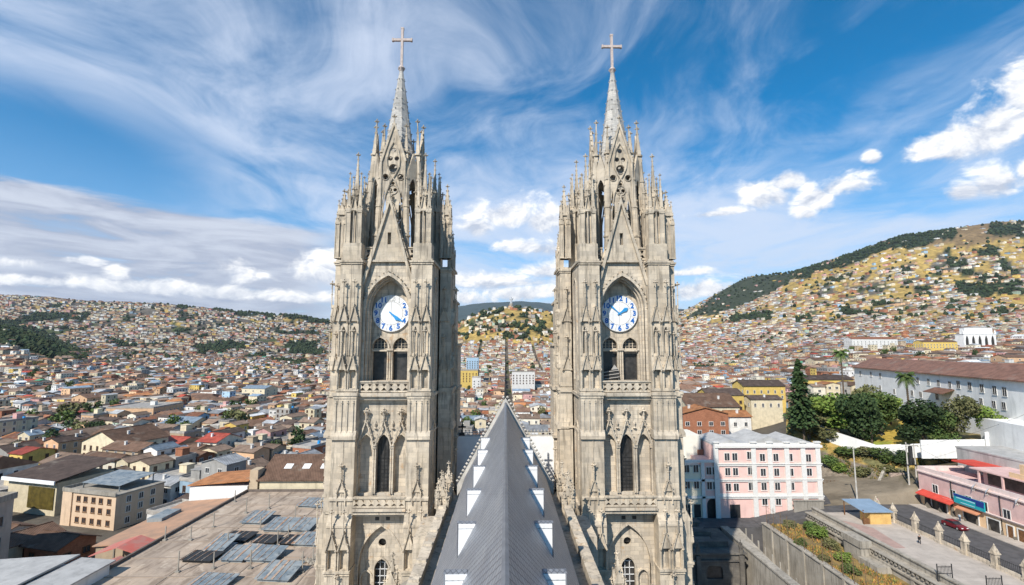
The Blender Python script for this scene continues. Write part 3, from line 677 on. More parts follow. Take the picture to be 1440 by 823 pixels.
# ---- nave roof and what stands along it
ZR = 35.0; ZE = 26.2; XE = 4.95
def nave():
    q = MB(); y0, y1 = 6., 61.
    q.pts([(0, y0, ZR), (0, y1, ZR), (-XE, y0, ZE), (-XE, y1, ZE), (XE, y0, ZE), (XE, y1, ZE), (0, y0, ZR-.4), (0, y1, ZR-.4), (-XE, y0, ZE-.4), (-XE, y1, ZE-.4), (XE, y0, ZE-.4), (XE, y1, ZE-.4)])
    for f in ((0,2,3,1),(0,1,5,4),(6,7,9,8),(6,10,11,7),(2,8,9,3),(4,5,11,10),(0,6,8,2),(0,4,10,6),(1,3,9,7),(1,7,11,5)): q.face(list(f))
    r = q.build('nave_roof', ROOFM, BAS)
    q = MB(); q.tube([(0, y0, ZR+.02), (0, y1, ZR+.02)], .14, 6); q.build('ridge_cap', plain('ridge_metal', (.25, .255, .27), .45, .2, metallic=.4), r)
    # dormers
    k_ = XE/(ZR-ZE)
    for i, Y in enumerate((22.6, 28.7, 35.1, 41.8, 48.2, 54.4, 16.4, 10.4)):
        for e in (-1, 1):
            q = MB(); zt = CAMZ-10.0; xi = k_*(ZR-zt); xo = 2.72; zb = ZR-xo/k_
            q.T = Matrix.Translation((0, Y, 0))
            q.pry([(e*xi, zt), (e*xo, zt), (e*xo, zb)], 0, .42)
            q.cur = 1; q.box(min(e*xi, e*(xo+.02)), max(e*xi, e*(xo+.02)), .03, .44, zt, zt+.04); [q.box(min(e*xi, e*xo), max(e*xi, e*xo), -.02, 0, zt-.25-j*.35, zt-.23-j*.35) for j in range(1)]; q.box(min(e*xo, e*(xo-.06)), max(e*xo, e*(xo-.06)), -.03, .42, zb, zt); d = q.build('dormer', [MATS['dormer_white'], ROOFM], r)
    # gable coping with crockets
    for e in (-1, 1):
        q = MB(); q.pry([(0, ZR+.7), (e*(XE+.9), ZE-.9), (e*(XE+.9), ZE-2.2), (0, ZR-.6)], 61.02, 61.7)
        crockets(q, (e*(XE+.9), 61.3, ZE-.8), (0, 61.3, ZR+.8), 26, .2, (e, 0, .6)); q.build('gable_coping', MATS['coping_pale'], r)
    q = MB(); q.pry([(-XE-.6, 4), (-XE-.6, ZE-1), (0, ZR-.4), (XE+.6, ZE-1), (XE+.6, 4)], 61.06, 61.5); q.build('gable_wall', STONE, BAS)
    q = MB(); q.frustum(0, 61.3, ZR+.5, ZR+1.4, .16, .12, 6); q.box(-.5, .5, 61.22, 61.38, ZR+1.35, ZR+1.5); q.box(-.09, .09, 61.2, 61.4, ZR+1.2, ZR+2.4)
    for e in (-1, 1): q.knob(e*.5, 61.3, ZR+1.43, .15)
    q.build('ridge_finial', IRON, BAS)
plain('dormer_white', (.78, .78, .77), .6, .08, 1.); plain('coping_pale', (.52, .49, .44), .8, .25, 1., stain=.4)
nave()
# white wall between the towers, with its cresting
q = MB(); zt = Z(614, 72); q.box(-9., 9., 72, 73, -6, zt); q.build('white_gallery_wall', MATS['dormer_white'], BAS)
q = MB(); q.box(-9, 9, 71.4, 72.0, Z(690, 72), Z(684, 72)); q.box(-9, 9, 71.7, 72., -6, Z(690, 72)); q.build('stone_ledge', STONE, BAS)
q = MB()
for i in range(36):
    x = -8.8+i*.503; q.box(x-.05, x+.05, 72.4, 72.5, zt, zt+.7); q.knob(x, 72.45, zt+.75, .12, .17)
q.box(-9, 9, 72.38, 72.52, zt+.45, zt+.53); q.box(-9, 9, 72.1, 72.9, zt, zt+.12); q.build('roof_cresting', MATS['coping_pale'], BAS)
q = MB(); x = atY(650, 600, 72.5)[0]; q.box(x-.12, x+.12, 72.3, 72.5, zt, zt+2.1); q.box(x-.55, x+.55, 72.3, 72.5, zt+1.2, zt+1.42); q.cbox(x, 72.4, .4, .3, zt+.1, zt+.5); q.build('iron_cross', IRON, BAS)
# gutters, parapets and the pinnacles on them
for e in (-1, 1):
    q = MB(); q.box(min(e*XE, e*6.1), max(e*XE, e*6.1), 6, 59, 18, ZE-1.5); q.box(min(e*6.1, e*6.7), max(e*6.1, e*6.7), 6, 58.6, 0, ZE-.75)
    q.box(min(e*6.0, e*6.85), max(e*6.0, e*6.85), 6, 58.7, ZE-.75, ZE-.55); [q.box(min(e*6.05, e*6.8), max(e*6.05, e*6.8), 8+j_*3.1, 8.5+j_*3.1, ZE-.55, ZE-.4) for j_ in range(16)]; q.box(min(e*6.7, e*6.8), max(e*6.7, e*6.8), 6, 58.6, ZE-3.4, ZE-3.1)
    q.box(min(e*6.9, e*9.6), max(e*6.9, e*9.6), 53, 59.5, 0, ZE-4); 
    pw = q.build('parapet_wall', STONE, BAS)
    for Y, dx in ((57.4, 0), (55.2, .5), (52.6, 0.)):
        q = MB(); pinnacle(q, e*(6.5+dx), Y, ZE-1.6, ZE+.5, ZE+2.3-dx, .36, .28, 4)
        for d in (-.4, .4): pinnacle(q, e*(6.5+dx)+d, Y-.4, ZE-1.6, ZE-.3, ZE+.8, .22, .18, 3)
        q.build('pinnacle', STONE_T, BAS)
    q = MB(); q.cbox(e*9.9, 45, .6, .7, 0, 19.4); pinnacle(q, e*9.9, 45, 19.4, 21.6, 23.6, .42, .3, 4)
    for d in (-.6, .6): pinnacle(q, e*9.9+d, 44.8, 19.2, 20.5, 21.6, .26, .2, 3)
    q.build('aisle_pier', STONE_T, BAS)
q = MB()
for e in (-1, 1):
    for Y in (8,):
        a, b = (6.9, 20.) if e > 0 else (-20., -6.9)
        q.pry([(e*6.7, 0), (e*6.7, 18.5), (e*14., 14.), (e*14., 0)], 6, 58.)
q.build('aisle', MATS['concrete'], BAS)
# ================================================================ TERRAIN
YS = [20, 60, 100, 130, 165, 200, 250, 400, 700, 1000, 1300, 1700, 2000, 2300, 3000, 3800, 5500, 9000, 16000]
NEAR = {  # column px: heights at Y = 20..400
 -900: [-2,-2,-2,-2,-3,-4,-6,-12], 900: [-1,-1,0,-1,-2,-4,-6,-11], 1000: [-6,-3,0,0,0,-1,-2,-4], 1100: [0,0,3,3,4,6,6,1], 1160: [5,5,5,5.5,14,15,15,6],
 1250: [5,5,5,8,17,17,17,14], 1350: [5,5,5,15,18,19,18,18], 1500: [5,5,6,19,20,20,20,20], 2400: [5,5,6,20,22,22,22,24]}
FAR = {   # column px: photo rows at Y = 700..16000
 -400: [541,440,462,470,455,440,412,430,470,478,484], 0: [541,456,474,478,464,448,416,436,470,478,484], 60: [541,470,486,486,472,455,417,438,470,478,484],
 120: [541,506,498,491,478,460,419,440,470,478,484], 240: [541,524,512,501,485,465,424,445,470,478,484], 300: [541,525,514,503,488,470,433,450,470,478,484],
 380: [541,526,516,506,492,478,441,455,468,470,484], 470: [541,527,517,508,498,488,453,455,465,462,484], 560: [541,527,517,508,503,498,475,465,455,440,484],
 620: [541,527,512,490,470,482,478,465,455,436,484], 650: [541,527,505,468,446,466,474,465,452,431,484], 680: [541,527,501,454,431,460,474,465,450,425,484],
 711: [541,527,499,448,427.5,458,474,465,448,421,484], 745: [541,527,499,448,428,458,474,465,448,419,484], 780: [541,527,501,456,436,460,474,465,450,428,484],
 820: [541,526,505,474,450,470,474,465,452,436,484], 880: [541,524,508,497,488,484,470,460,450,434,484], 950: [541,520,507,494,482,472,452,446,448,431,484],
 1000: [540,517,500,485,472,460,440,424,448,440,484], 1030: [539,514,496,479,466,454,442,393,445,445,484], 1050: [538,512,493,475,462,449,433,383,440,450,484], 1075: [533,509,490,469,454,440,420,380,440,450,484], 1100: [520,502,486,462,443,425,404,382,430,450,484], 1135: [508,496,480,456,434,414,380,386,430,450,484],
 1200: [491,484,469,446,422,400,358,378,430,450,484], 1290: [490,480,462,434,407,380,325,350,420,450,484], 1440: [487,474,450,415,388,360,308,330,420,450,484], 2000: [495,470,435,395,370,345,296,320,420,450,484]}
def _tab():
    cols = np.arange(-900, 2401, 20.); ly = np.linspace(math.log(20), math.log(16000), 240)
    lYS = np.log(YS); H = np.zeros((len(cols), len(ly)))
    nk = sorted(NEAR); fk = sorted(FAR)
    for i, c in enumerate(cols):
        near = [np.interp(c, nk, [NEAR[k_][j] for k_ in nk]) for j in range(8)]
        far = []
        for j, Y in enumerate(YS[8:]):
            py = np.interp(c, fk, [FAR[k_][j] for k_ in fk]); far.append(atY(c, py, Y)[2])
        H[i] = np.interp(ly, lYS, near+far)
    for _ in range(3):      # soften the kinks
        H[1:-1] = (H[:-2]+2*H[1:-1]+H[2:])/4
    for _ in range(5): H[:, 1:-1] = (H[:, :-2]+2*H[:, 1:-1]+H[:, 2:])/4
    return cols, ly, H
TC, TL, TH = _tab()
def vnoise(x, y, seed=0):
    x = np.asarray(x, float); y = np.asarray(y, float); xi = np.floor(x).astype(int); yi = np.floor(y).astype(int); fx = x-xi; fy = y-yi
    def h(a, b):
        n = (a*374761393+b*668265263+seed*1274126177) & 0xffffffff; n = ((n ^ (n >> 13))*1274126177) & 0xffffffff; return ((n ^ (n >> 16)) & 0xffff)/65535.
    fx = fx*fx*(3-2*fx); fy = fy*fy*(3-2*fy)
    return (h(xi, yi)*(1-fx)+h(xi+1, yi)*fx)*(1-fy)+(h(xi, yi+1)*(1-fx)+h(xi+1, yi+1)*fx)*fy
def fbm(x, y, seed=0, o=4):
    s = 0; a = .5
    for i in range(o): s = s+a*vnoise(np.asarray(x)*2**i, np.asarray(y)*2**i, seed+i); a *= .5
    return s/(1-.5**o)
def ground(x, y, rough=True):
    x = np.asarray(x, float); y = np.asarray(y, float); yy = np.clip(y, 20, 15999)
    px = 711+FPX*x/np.maximum(yy, 20.); ci = np.clip((px-TC[0])/20., 0, len(TC)-1.001); li = np.clip((np.log(yy)-TL[0])/(TL[1]-TL[0]), 0, len(TL)-1.001)
    a = ci.astype(int); b = li.astype(int); fa = ci-a; fb = li-b
    h = (TH[a, b]*(1-fa)+TH[a+1, b]*fa)*(1-fb)+(TH[a, b+1]*(1-fa)+TH[a+1, b+1]*fa)*fb
    # levelled ground right beside the church
    lev = (y < 117.6) & (x > 20) & (x < 97.5); h = np.where(lev, -6.2, h)
    if rough:
        amp = np.clip((yy-1000)/2500, 0, 1)*np.clip((15000-yy)/4000, .2, 1)
        h = h+amp*(fbm(x/420., y/420., 5)-.5)*70*np.clip((h+10)/160, .05, 1)+amp*(fbm(x/90., y/90., 9)-.5)*12*np.clip((h+10)/160, 0, 1)
    return h
def inpoly(px, py, poly):
    px = np.asarray(px); py = np.asarray(py); r = np.zeros(px.shape, bool); n = len(poly)
    for i in range(n):
        x1, y1 = poly[i]; x2, y2 = poly[(i+1) % n]
        c = ((y1 > py) != (y2 > py)) & (px < (x2-x1)*(py-y1)/((y2-y1) if y2 != y1 else 1e-9)+x1); r ^= c
    return r
def npix(x, y, z):
    x0 = x*_cy - y*_sy; y0 = x*_sy + y*_cy; dz = z-CAMZ; d = y0*_c + dz*_s; v = -y0*_s + dz*_c
    return 720+FPX*x0/d, 411.5-FPX*v/d
FOREST = [[(-500,430),(-60,445),(10,450),(60,466),(100,486),(122,506),(95,520),(40,512),(0,505),(-500,500)],
          [(1085,408),(1100,380),(1180,362),(1290,322),(1345,312),(1352,330),(1300,345),(1240,352),(1205,368),(1150,384),(1110,398)],
          [(1130,408),(1200,380),(1195,392),(1150,402)], [(1400,315),(1500,308),(1500,330),(1420,332),(1390,328)], [(1345,400),(1440,398),(1440,416),(1360,418),(1335,410)],
          [(30,442),(130,438),(132,450),(40,452)], [(1370,350),(1410,345),(1405,358),(1375,360)], [(400,478),(450,480),(450,500),(410,498)], [(225,420),(300,426),(380,436),(475,448),(475,458),(400,449),(330,440),(300,435),(225,428)], [(270,486),(330,478),(350,492),(290,500)]]
DARKHILL = [(965,446),(985,434),(1010,410),(1035,380),(1060,370),(1116,366),(1118,392),(1085,412),(1040,432),(1000,444)]
BROWN = [(1290,322),(1440,300),(1700,290),(1700,330),(1440,330),(1370,345),(1310,345),(1270,350),(1268,336)]
OCHRE = [[(1080,395),(1110,390),(1240,352),(1300,345),(1330,352),(1310,372),(1240,380),(1200,395),(1130,408),(1080,414)], [(1330,340),(1440,336),(1440,362),(1340,360)],
         [(1250,442),(1340,436),(1330,452),(1260,458)], [(1380,395),(1440,420),(1440,440),(1350,425)], [(130,508),(200,498),(240,500),(190,512),(150,516)], [(640,462),(700,470),(780,470),(780,488),(700,478),(650,486)],
         [(700,428),(780,436),(785,448),(740,445),(690,440)]]
def region(px, py, y):
    """0 town ground, 1 forest, 2 ochre grass, 3 brown moor, 4 dark green hill, 5 far mountain"""
    r = np.zeros(np.shape(px), int); far = y > 850
    jx = px+(fbm(px/18., py/8., 33)-.5)*26; jy = py+(fbm(px/14., py/6., 44)-.5)*12
    for p in OCHRE: r[far & inpoly(jx, jy, p)] = 2
    r[far & inpoly(jx, jy, BROWN)] = 3
    for p in FOREST: r[far & inpoly(jx, jy, p)] = 1
    r[far & inpoly(px, py, DARKHILL)] = 4
    pan = (px > 630) & (px < 800) & (y > 1350) & (y < 2200) & (py < 478); r[pan & (fbm(px/9., py/5., 3) > .57)] = 1; r[pan & (fbm(px/12., py/5., 8) > .47) & (r == 0)] = 2
    rg = (px > 950) & (y > 1200) & (py < 455); m = fbm(px/22., py/7., 13); r[rg & (r == 0) & (m > .55)] = 2; r[rg & (r == 0) & (m < .36)] = 1
    lf = (px < 480) & (y > 1300) & (py > 428); m = fbm(px/26., py/6., 17); r[lf & (r == 0) & (m > .68)] = 1; r[lf & (r == 0) & (m < .30)] = 2
    r[(y > 4200)] = 5
    return r
def col_attr(me, cols, dom='FACE'):
    a = me.color_attributes.new('Col', 'FLOAT_COLOR', 'POINT'); a.data.foreach_set('color', np.asarray(cols, np.float32).ravel())
def attr_mat(name, rough, nscale, var, bmp=.3, bd=1.):
    m, k, p = base_mat(name, rough, .2); at = k.add('ShaderNodeAttribute'); at.attribute_name = 'Col'; P = wpos(k); n = k.noise(P, nscale, 6, .65); n2 = k.noise(P, nscale*.13, 4, .6)
    f = k.m('MULTIPLY', k.ramp(n, .3, .7, 1-var, 1+var*.6), k.ramp(n2, .3, .7, 1-var*.5, 1+var*.3)); c = k.vm('MULTIPLY', at.outputs['Color'], k.xyz(f, f, f))
    k.put(p.inputs['Base Color'], c)
    if bmp: bump(k, p, n, bmp, bd)
    return m
TERR = attr_mat('hill_ground', .95, .06, .45, .5, 4.)
def terrain():
    us = np.concatenate([np.linspace(-2.6, -1.25, 14), np.linspace(-1.2, 1.2, 300), np.linspace(1.25, 2.6, 14)]); ys = np.concatenate([[-6000, -2500, -900, -300, -80, -20, 8], np.exp(np.linspace(math.log(20), math.log(15800), 260))])
    U, Y = np.meshgrid(us, ys, indexing='ij'); X = U*np.maximum(np.abs(Y), 90.) ; Zz = ground(X, Y)
    n, m = U.shape; V = np.stack([X, Y, Zz], -1).reshape(-1, 3)
    idx = np.arange(n*m).reshape(n, m); q = np.stack([idx[:-1, :-1], idx[1:, :-1], idx[1:, 1:], idx[:-1, 1:]], -1).reshape(-1, 4)
    me = bpy.data.meshes.new('ground'); me.from_pydata(V.tolist(), [], q.tolist()); me.polygons.foreach_set('use_smooth', [True]*len(q))
    px, py = npix(X.ravel(), np.maximum(Y.ravel(), 20), Zz.ravel()); r = region(px, py, Y.ravel())
    pal = np.array([(.115,.10,.08),(.028,.042,.022),(.40,.275,.085),(.22,.15,.075),(.045,.055,.03),(.06,.085,.085)]); c = pal[r]
    g = fbm(X.ravel()/60., Y.ravel()/60., 21)[:, None]; t = (r == 0)[:, None]; c = np.where(t & (g > .60) & (Y.ravel()[:, None] > 500), np.array([(.07,.085,.03)]), c)
    gr = (px > 1140) & (Y.ravel() > 118) & (Y.ravel() < 260) & (px < 2000); low = (X.ravel()[gr][:, None]*0+Zz.ravel()[gr][:, None]) < 13.5; c[gr] = np.where(low, np.where(g[gr] > .52, (.13,.11,.07), (.20,.165,.12)), np.where(g[gr] > .5, (.16,.135,.055), (.30,.21,.07)))
    col_attr(me, np.concatenate([c, np.ones((len(c), 1))], 1)); me.materials.append(TERR)
    o = bpy.data.objects.new('ground', me); COL.objects.link(o); tag(o, kind='structure')
terrain()

# ================================================================ CITY
rng = random.Random(11)
WALLC = {'white': (.72,.70,.66), 'cream': (.66,.57,.40), 'grey': (.36,.345,.32), 'peach': (.62,.40,.24), 'brick red': (.40,.17,.095), 'yellow': (.66,.47,.14), 'pink': (.62,.36,.33), 'pale blue': (.34,.47,.58), 'tan': (.46,.36,.25), 'pale green': (.42,.52,.40), 'ivory': (.74,.68,.55)}
WALLW = {'white': 17, 'cream': 24, 'grey': 7, 'peach': 14, 'brick red': 10, 'yellow': 5, 'pink': 5, 'pale blue': 3, 'tan': 12, 'pale green': 2, 'ivory': 14}
ROOFC = {'brown tiled': (.21,.125,.085), 'rust red tiled': (.30,.13,.075), 'weathered tiled': (.30,.21,.155), 'dark tiled': (.12,.085,.07), 'orange tiled': (.48,.21,.09), 'grey sheet': (.36,.37,.38), 'flat concrete': (.40,.37,.33), 'white sheet': (.66,.66,.65), 'blue grey sheet': (.24,.31,.38), 'red sheet': (.44,.085,.055), 'green sheet': (.08,.25,.15)}
ROOFW = {'brown tiled': 30, 'rust red tiled': 7, 'weathered tiled': 24, 'dark tiled': 10, 'orange tiled': 3, 'grey sheet': 8, 'flat concrete': 24, 'white sheet': 4, 'blue grey sheet': 3, 'red sheet': 2, 'green sheet': .6}
def tile_mat(name, c, flat):
    m, k, p = base_mat(name, .9 if 'tiled' in name else .6, .2); P = wpos(k); x, y, z = k.sep(P); oi = k.add('ShaderNodeObjectInfo').outputs['Random']
    n = k.noise(P, .5, 6, .65); n2 = k.noise(P, 4., 4, .6)
    f = k.m('ADD', .72, k.m('MULTIPLY', oi, .5)); cc = k.vm('MULTIPLY', k.mix(k.ramp(n, .35, .65), c, tuple(v*.62 for v in c)), k.xyz(f, f, f))
    cc = k.mix(k.ramp(n2, .52, .75, 0, .5), cc, tuple(v*.45 for v in c)); cc = k.mix(k.ramp(k.noise(P, .23, 5, .6), .56, .7, 0, .4), cc, (.30, .27, .22))
    if not flat:
        wv = k.m('SINE', k.m('MULTIPLY', k.m('ADD', x, k.m('MULTIPLY', y, .35)), 16.)); cc = k.mix(k.ramp(wv, -1, 1, .28, 0), cc, (.03, .025, .02)); bump(k, p, wv, .4, .08)
    k.put(p.inputs['Base Color'], cc); return m
RM = {n: tile_mat('roof '+n, c, n == 'flat concrete') for n, c in ROOFC.items()}
def wallm(n, c):
    m, k, p = base_mat('wall '+n, .9, .15); P = wpos(k); oi = k.add('ShaderNodeObjectInfo').outputs['Random']; x, y, z = k.sep(P)
    f = k.m('ADD', .82, k.m('MULTIPLY', oi, .3)); n1 = k.noise(P, .6, 5, .65); s = k.noise(k.xyz(x, y, k.m('MULTIPLY', z, .15)), 1., 5, .65)
    cc = k.vm('MULTIPLY', k.mix(k.ramp(n1, .35, .7), c, tuple(v*.8 for v in c)), k.xyz(f, f, f)); cc = k.mix(k.ramp(s, .52, .74, 0, .5), cc, tuple(v*.42 for v in c))
    if n == 'brick red':
        br = k.add('ShaderNodeTexBrick'); k.put(br.inputs['Vector'], k.xyz(k.m('ADD', x, y), z, 0)); br.inputs['Scale'].default_value = 1.; br.inputs['Brick Width'].default_value = .5; br.inputs['Row Height'].default_value = .22
        br.inputs['Color1'].default_value = (1, 1, 1, 1); br.inputs['Color2'].default_value = (.8, .8, .8, 1); br.inputs['Mortar'].default_value = (.7, .75, .8, 1); cc = k.mix(1., cc, br.outputs[0], 'MULTIPLY')
    k.put(p.inputs['Base Color'], cc); return m
WM = {n: wallm(n, c) for n, c in WALLC.items()}
PANE = plain('window_glass', (.035, .04, .048), .18, .5, 1., spec=.6, bmp=0)
WOOD = plain('brown_wood', (.20, .095, .04), .7, .35, 3.)
TRIM = plain('pale_trim', (.68, .66, .62), .8, .1, 2.)
def pick(Wt): return rng.choices(list(Wt), list(Wt.values()))[0]

# reserved ground: the church, near structures built one by one, streets
RES = []
def reserve(x0, x1, y0, y1): RES.append((x0, x1, y0, y1))
reserve(-82, 125, -50, 112); reserve(20, 100, 117, 140); reserve(78, 190, 117, 250); reserve(-34, 34, 40, 96); reserve(-150, -55, -60, 84); reserve(-112, -90, 84, 96); reserve(-109, -88, 121, 138); reserve(-62, -20, 100, 140); reserve(-136, -110, 132, 150)
SPECIAL = []      # filled by hand-made buildings further down: footprints
houses = []       # dict list
def lot(x0, x1, y0, y1, depth=0):
    w_, h_ = x1-x0, y1-y0
    big = 1.0 + .25*rng.random()
    lim = 11.5*big
    if max(w_, h_) > lim and depth < 7 and not (max(w_, h_) < 28 and rng.random() < .10):
        f = rng.uniform(.38, .62)
        if w_ > h_: m = x0+w_*f; lot(x0, m, y0, y1, depth+1); lot(m, x1, y0, y1, depth+1)
        else: m = y0+h_*f; lot(x0, x1, y0, m, depth+1); lot(x0, x1, m, y1, depth+1)
        return
    if rng.random() < .045: return
    cx, cy = (x0+x1)/2, (y0+y1)/2
    houses.append([cx, cy, (w_-.3)/2*rng.uniform(.93, 1), (h_-.3)/2*rng.uniform(.93, 1)])
LROT = -R(18.)
SPEC = [ # px0, px1, eave row, Y, floors, depth, roof, wall, ridge along x, label
 (1046, 1104, 543, 272, 2, 14, 'dark tiled', 'yellow', 1, 'yellow two-storey house with dark tiled roof, left of the tall conifer'),
 (996, 1046, 556, 235, 2, 14, 'dark tiled', 'yellow', 1, 'yellow house with dark tiled roof carrying a pale skylight, beyond the orange sheds'),
 (1136, 1200, 534, 300, 2, 14, 'dark tiled', 'yellow', 1, 'long yellow house with dark tiled roof, right of the tall conifer'),
 (1056, 1100, 562, 236, 1, 9, 'dark tiled', 'cream', 1, 'low cream wing with dark roof in front of the yellow two-storey house'),
 (968, 1040, 572, 208, 2, 22, 'brown tiled', 'cream', 1, 'wide brown tiled house behind the orange brick shed, right of the right tower'),
 (958, 1024, 582, 172, 2, 9, 'orange tiled', 'brick red', 0, 'orange brick shed with blank gable behind the pink corner building'),
 (1026, 1056, 586, 182, 1, 9, 'orange tiled', 'white', 1, 'small white house with orange tiled roof behind the pink corner building'),
 (149, 216, 574, 330, 2, 30, 'flat concrete', 'peach', 1, 'long peach hall with flat grey roof, largest in the left middle distance'),
 (645, 672, 521, 590, 4, 16, 'flat concrete', 'yellow', 1, 'yellow four-storey block between the towers'),
 (656, 673, 503, 690, 7, 12, 'flat concrete', 'pale blue', 0, 'tall pale blue block between the towers, behind the yellow block'),
 (664, 676, 531, 545, 4, 12, 'flat concrete', 'white', 0, 'narrow white block with bands of windows right of the yellow block'),
 (720, 752, 523, 560, 4, 14, 'flat concrete', 'white', 1, 'white four-storey block between the towers, right of the straight street'),
 (1198, 1262, 477, 640, 3, 16, 'rust red tiled', 'white', 1, 'long white three-storey school with two rows of windows above the convent roof'),
 (1298, 1346, 481, 560, 2, 14, 'brown tiled', 'yellow', 1, 'long yellow hall with brown roof left of the white arcaded church front'),
]
SREC = []
def spec_rec():
    for (a, b, pe, Y, fl, dp, rf, wl, rx, lb) in SPEC:
        xa, _, ze = atY(a, pe, Y); xb = atY(b, pe, Y)[0]; cx, cy = (xa+xb)/2, Y+dp/2; g = float(ground(cx, cy)); h = ze-g; 
        SREC.append((cx, cy, (xb-xa)/2, dp/2, h, max(g, ze-fl*3.4-1.), rf, wl, rx, lb, fl)); reserve(xa-1, xb+1, Y-(16 if Y < 400 else 4), Y+dp+1)
spec_rec()
def blocks():
    bx, by, st = 74., 88., 8.
    for rot in (0, 1):
        y = 76.-400*rot
        ca, sa = math.cos(LROT), math.sin(LROT)
        while y < (2000 if rot else 1500):
            for k_ in range(-32, 33):
                xa = 3.+k_*bx+st/2 - bx; xb = xa+bx-st; xm = (xa+xb)/2; ym = y+by/2
                if rot: xm, ym = xm*ca-ym*sa, xm*sa+ym*ca
                if ym < 60 or ym > 1560 or abs(xm) > 1.3*ym+60: continue
                n0 = len(houses); lot(xa, xb, y+st/2, y+by-st/2); new = houses[n0:]; del houses[n0:]
                for h in new:
                    X_, Y_ = (h[0]*ca-h[1]*sa, h[0]*sa+h[1]*ca) if rot else (h[0], h[1])
                    u = 711+FPX*X_/max(Y_, 1)
                    if (u < 552) != bool(rot) or Y_ < 78 or Y_ > 1500: continue
                    m_ = max(h[2], h[3])*.8
                    if any(X_+m_ > r[0] and X_-m_ < r[1] and Y_+m_ > r[2] and Y_-m_ < r[3] for r in RES): continue
                    houses.append([X_, Y_, h[2], h[3], LROT if rot else 0.])
            y += by
blocks()
def make_records():
    out = []
    for cx, cy, hx, hy, rz in houses:
        out.append((cx, cy, hx, hy, rz+rng.gauss(0, .025)))
    # hill towns further out: rows that follow the slope
    y = 1500.
    while y < 4000:
        x = -1.3*y; ph = rng.uniform(0, 6.28); row = 19+y*.0042; run = 0; am = rng.uniform(12, 30); dpt = row*.36
        while x < 1.3*y:
            w2 = rng.uniform(4.2, 8.5)*(1+(y-1500)/6000.)
            s_ = math.sin(x/170.+ph); yy = y+am*s_; rz_ = math.atan(am*math.cos(x/170.+ph)/170.)
            if run <= 0: x += rng.uniform(6, 26); run = rng.randint(4, 14)
            run -= 1; x += w2
            out.append((x, yy+rng.uniform(-2, 2), w2*rng.uniform(.85, 1.0), dpt*rng.uniform(.7, 1.15), rz_+rng.gauss(0, .06))); x += w2
        y += row*rng.uniform(.8, 1.25)
    A = np.array(out); z = ground(A[:, 0], A[:, 1]); px, py = npix(A[:, 0], A[:, 1], z); reg = region(px, py, A[:, 1])
    inside = (px > -140) & (px < 1580)
    rr = np.array([rng.random() for _ in range(len(A))]); far = A[:, 1] > 900
    dens = fbm(A[:, 0]/150., A[:, 1]/150., 71)
    keep = inside & ~(np.isin(reg, (1, 3, 4, 5)) & (rr > .02)) & ~((reg == 2) & (rr > .2)) & ~(far & (dens < .36) & (rr > .25)) & ~((A[:, 1] > 3300) & (rr > .4))
    keep &= ~((px > 1150) & (A[:, 1] > 1900) & (dens < .52) & (rr > .22))
    # hidden completely behind a tower
    hid = ((px > 488) & (px < 596)) | ((px > 836) & (px < 928)); keep &= ~hid
    return A[keep], z[keep], px[keep], py[keep]
A, AZ, APX, APY = make_records()
print('house records', len(A))
N = len(A)
kindR = [pick(ROOFW) for _ in range(N)]; kindW = [pick(WALLW) for _ in range(N)]
store = np.array([rng.choices((1, 2, 3, 4), (42, 43, 11, 4))[0] for _ in range(N)]); store = np.where((A[:, 1] > 1500), np.minimum(store, 3), store)
HGT = store*2.9+np.array([rng.uniform(0, 1.2) for _ in range(N)])
for i in range(N):
    if kindR[i] in ('brown tiled', 'rust red tiled', 'weathered tiled', 'dark tiled') and store[i] > 3: store[i] = 2; HGT[i] = 6.6
    if A[i, 2]*A[i, 3] > 90 and kindR[i] == 'flat concrete' and rng.random() < .7: kindR[i] = 'brown tiled'
RIDGEX = np.array([rng.random() < .5 if abs(a[2]-a[3]) < 1.5 else a[2] > a[3] for a in A])
size = A[:, 2]*2/A[:, 1]*np.maximum(HGT, 5)/A[:, 1]
lineup = np.where((APX > -5) & (APX < 1445), size, 0)
behind_t = ((APX > 462) & (APX < 645)) | ((APX > 778) & (APX < 965)); lineup = np.where(behind_t, lineup*.0, lineup)
NI = 262
order = np.argsort(-lineup); IND = set(order[:NI].tolist())
def roof_shape(flat, ridgex, hx, hy, z0, pitch, ov=.45):
    """vertices/faces of a tiled roof solid in local coords"""
    if flat:
        return [(-hx-.12,-hy-.12,z0-.25),(hx+.12,-hy-.12,z0-.25),(hx+.12,hy+.12,z0-.25),(-hx-.12,hy+.12,z0-.25),(-hx-.12,-hy-.12,z0+.12),(hx+.12,-hy-.12,z0+.12),(hx+.12,hy+.12,z0+.12),(-hx-.12,hy+.12,z0+.12)], [(4,5,6,7),(0,1,5,4),(1,2,6,5),(2,3,7,6),(3,0,4,7),(0,3,2,1)]
    a, b = hx+ov, hy+ov
    if ridgex: r = pitch*b; e = a; v = [(-a,-b,z0),(a,-b,z0),(a,b,z0),(-a,b,z0),(-e,0,z0+r),(e,0,z0+r)]; f = [(0,1,5,4),(2,3,4,5),(3,0,4),(1,2,5),(0,3,2,1)]
    else: r = pitch*a; v = [(-a,-b,z0),(a,-b,z0),(a,b,z0),(-a,b,z0),(0,-b,z0+r),(0,b,z0+r)]; f = [(1,2,5,4),(3,0,4,5),(0,1,4),(2,3,5),(0,3,2,1)]
    return v, f
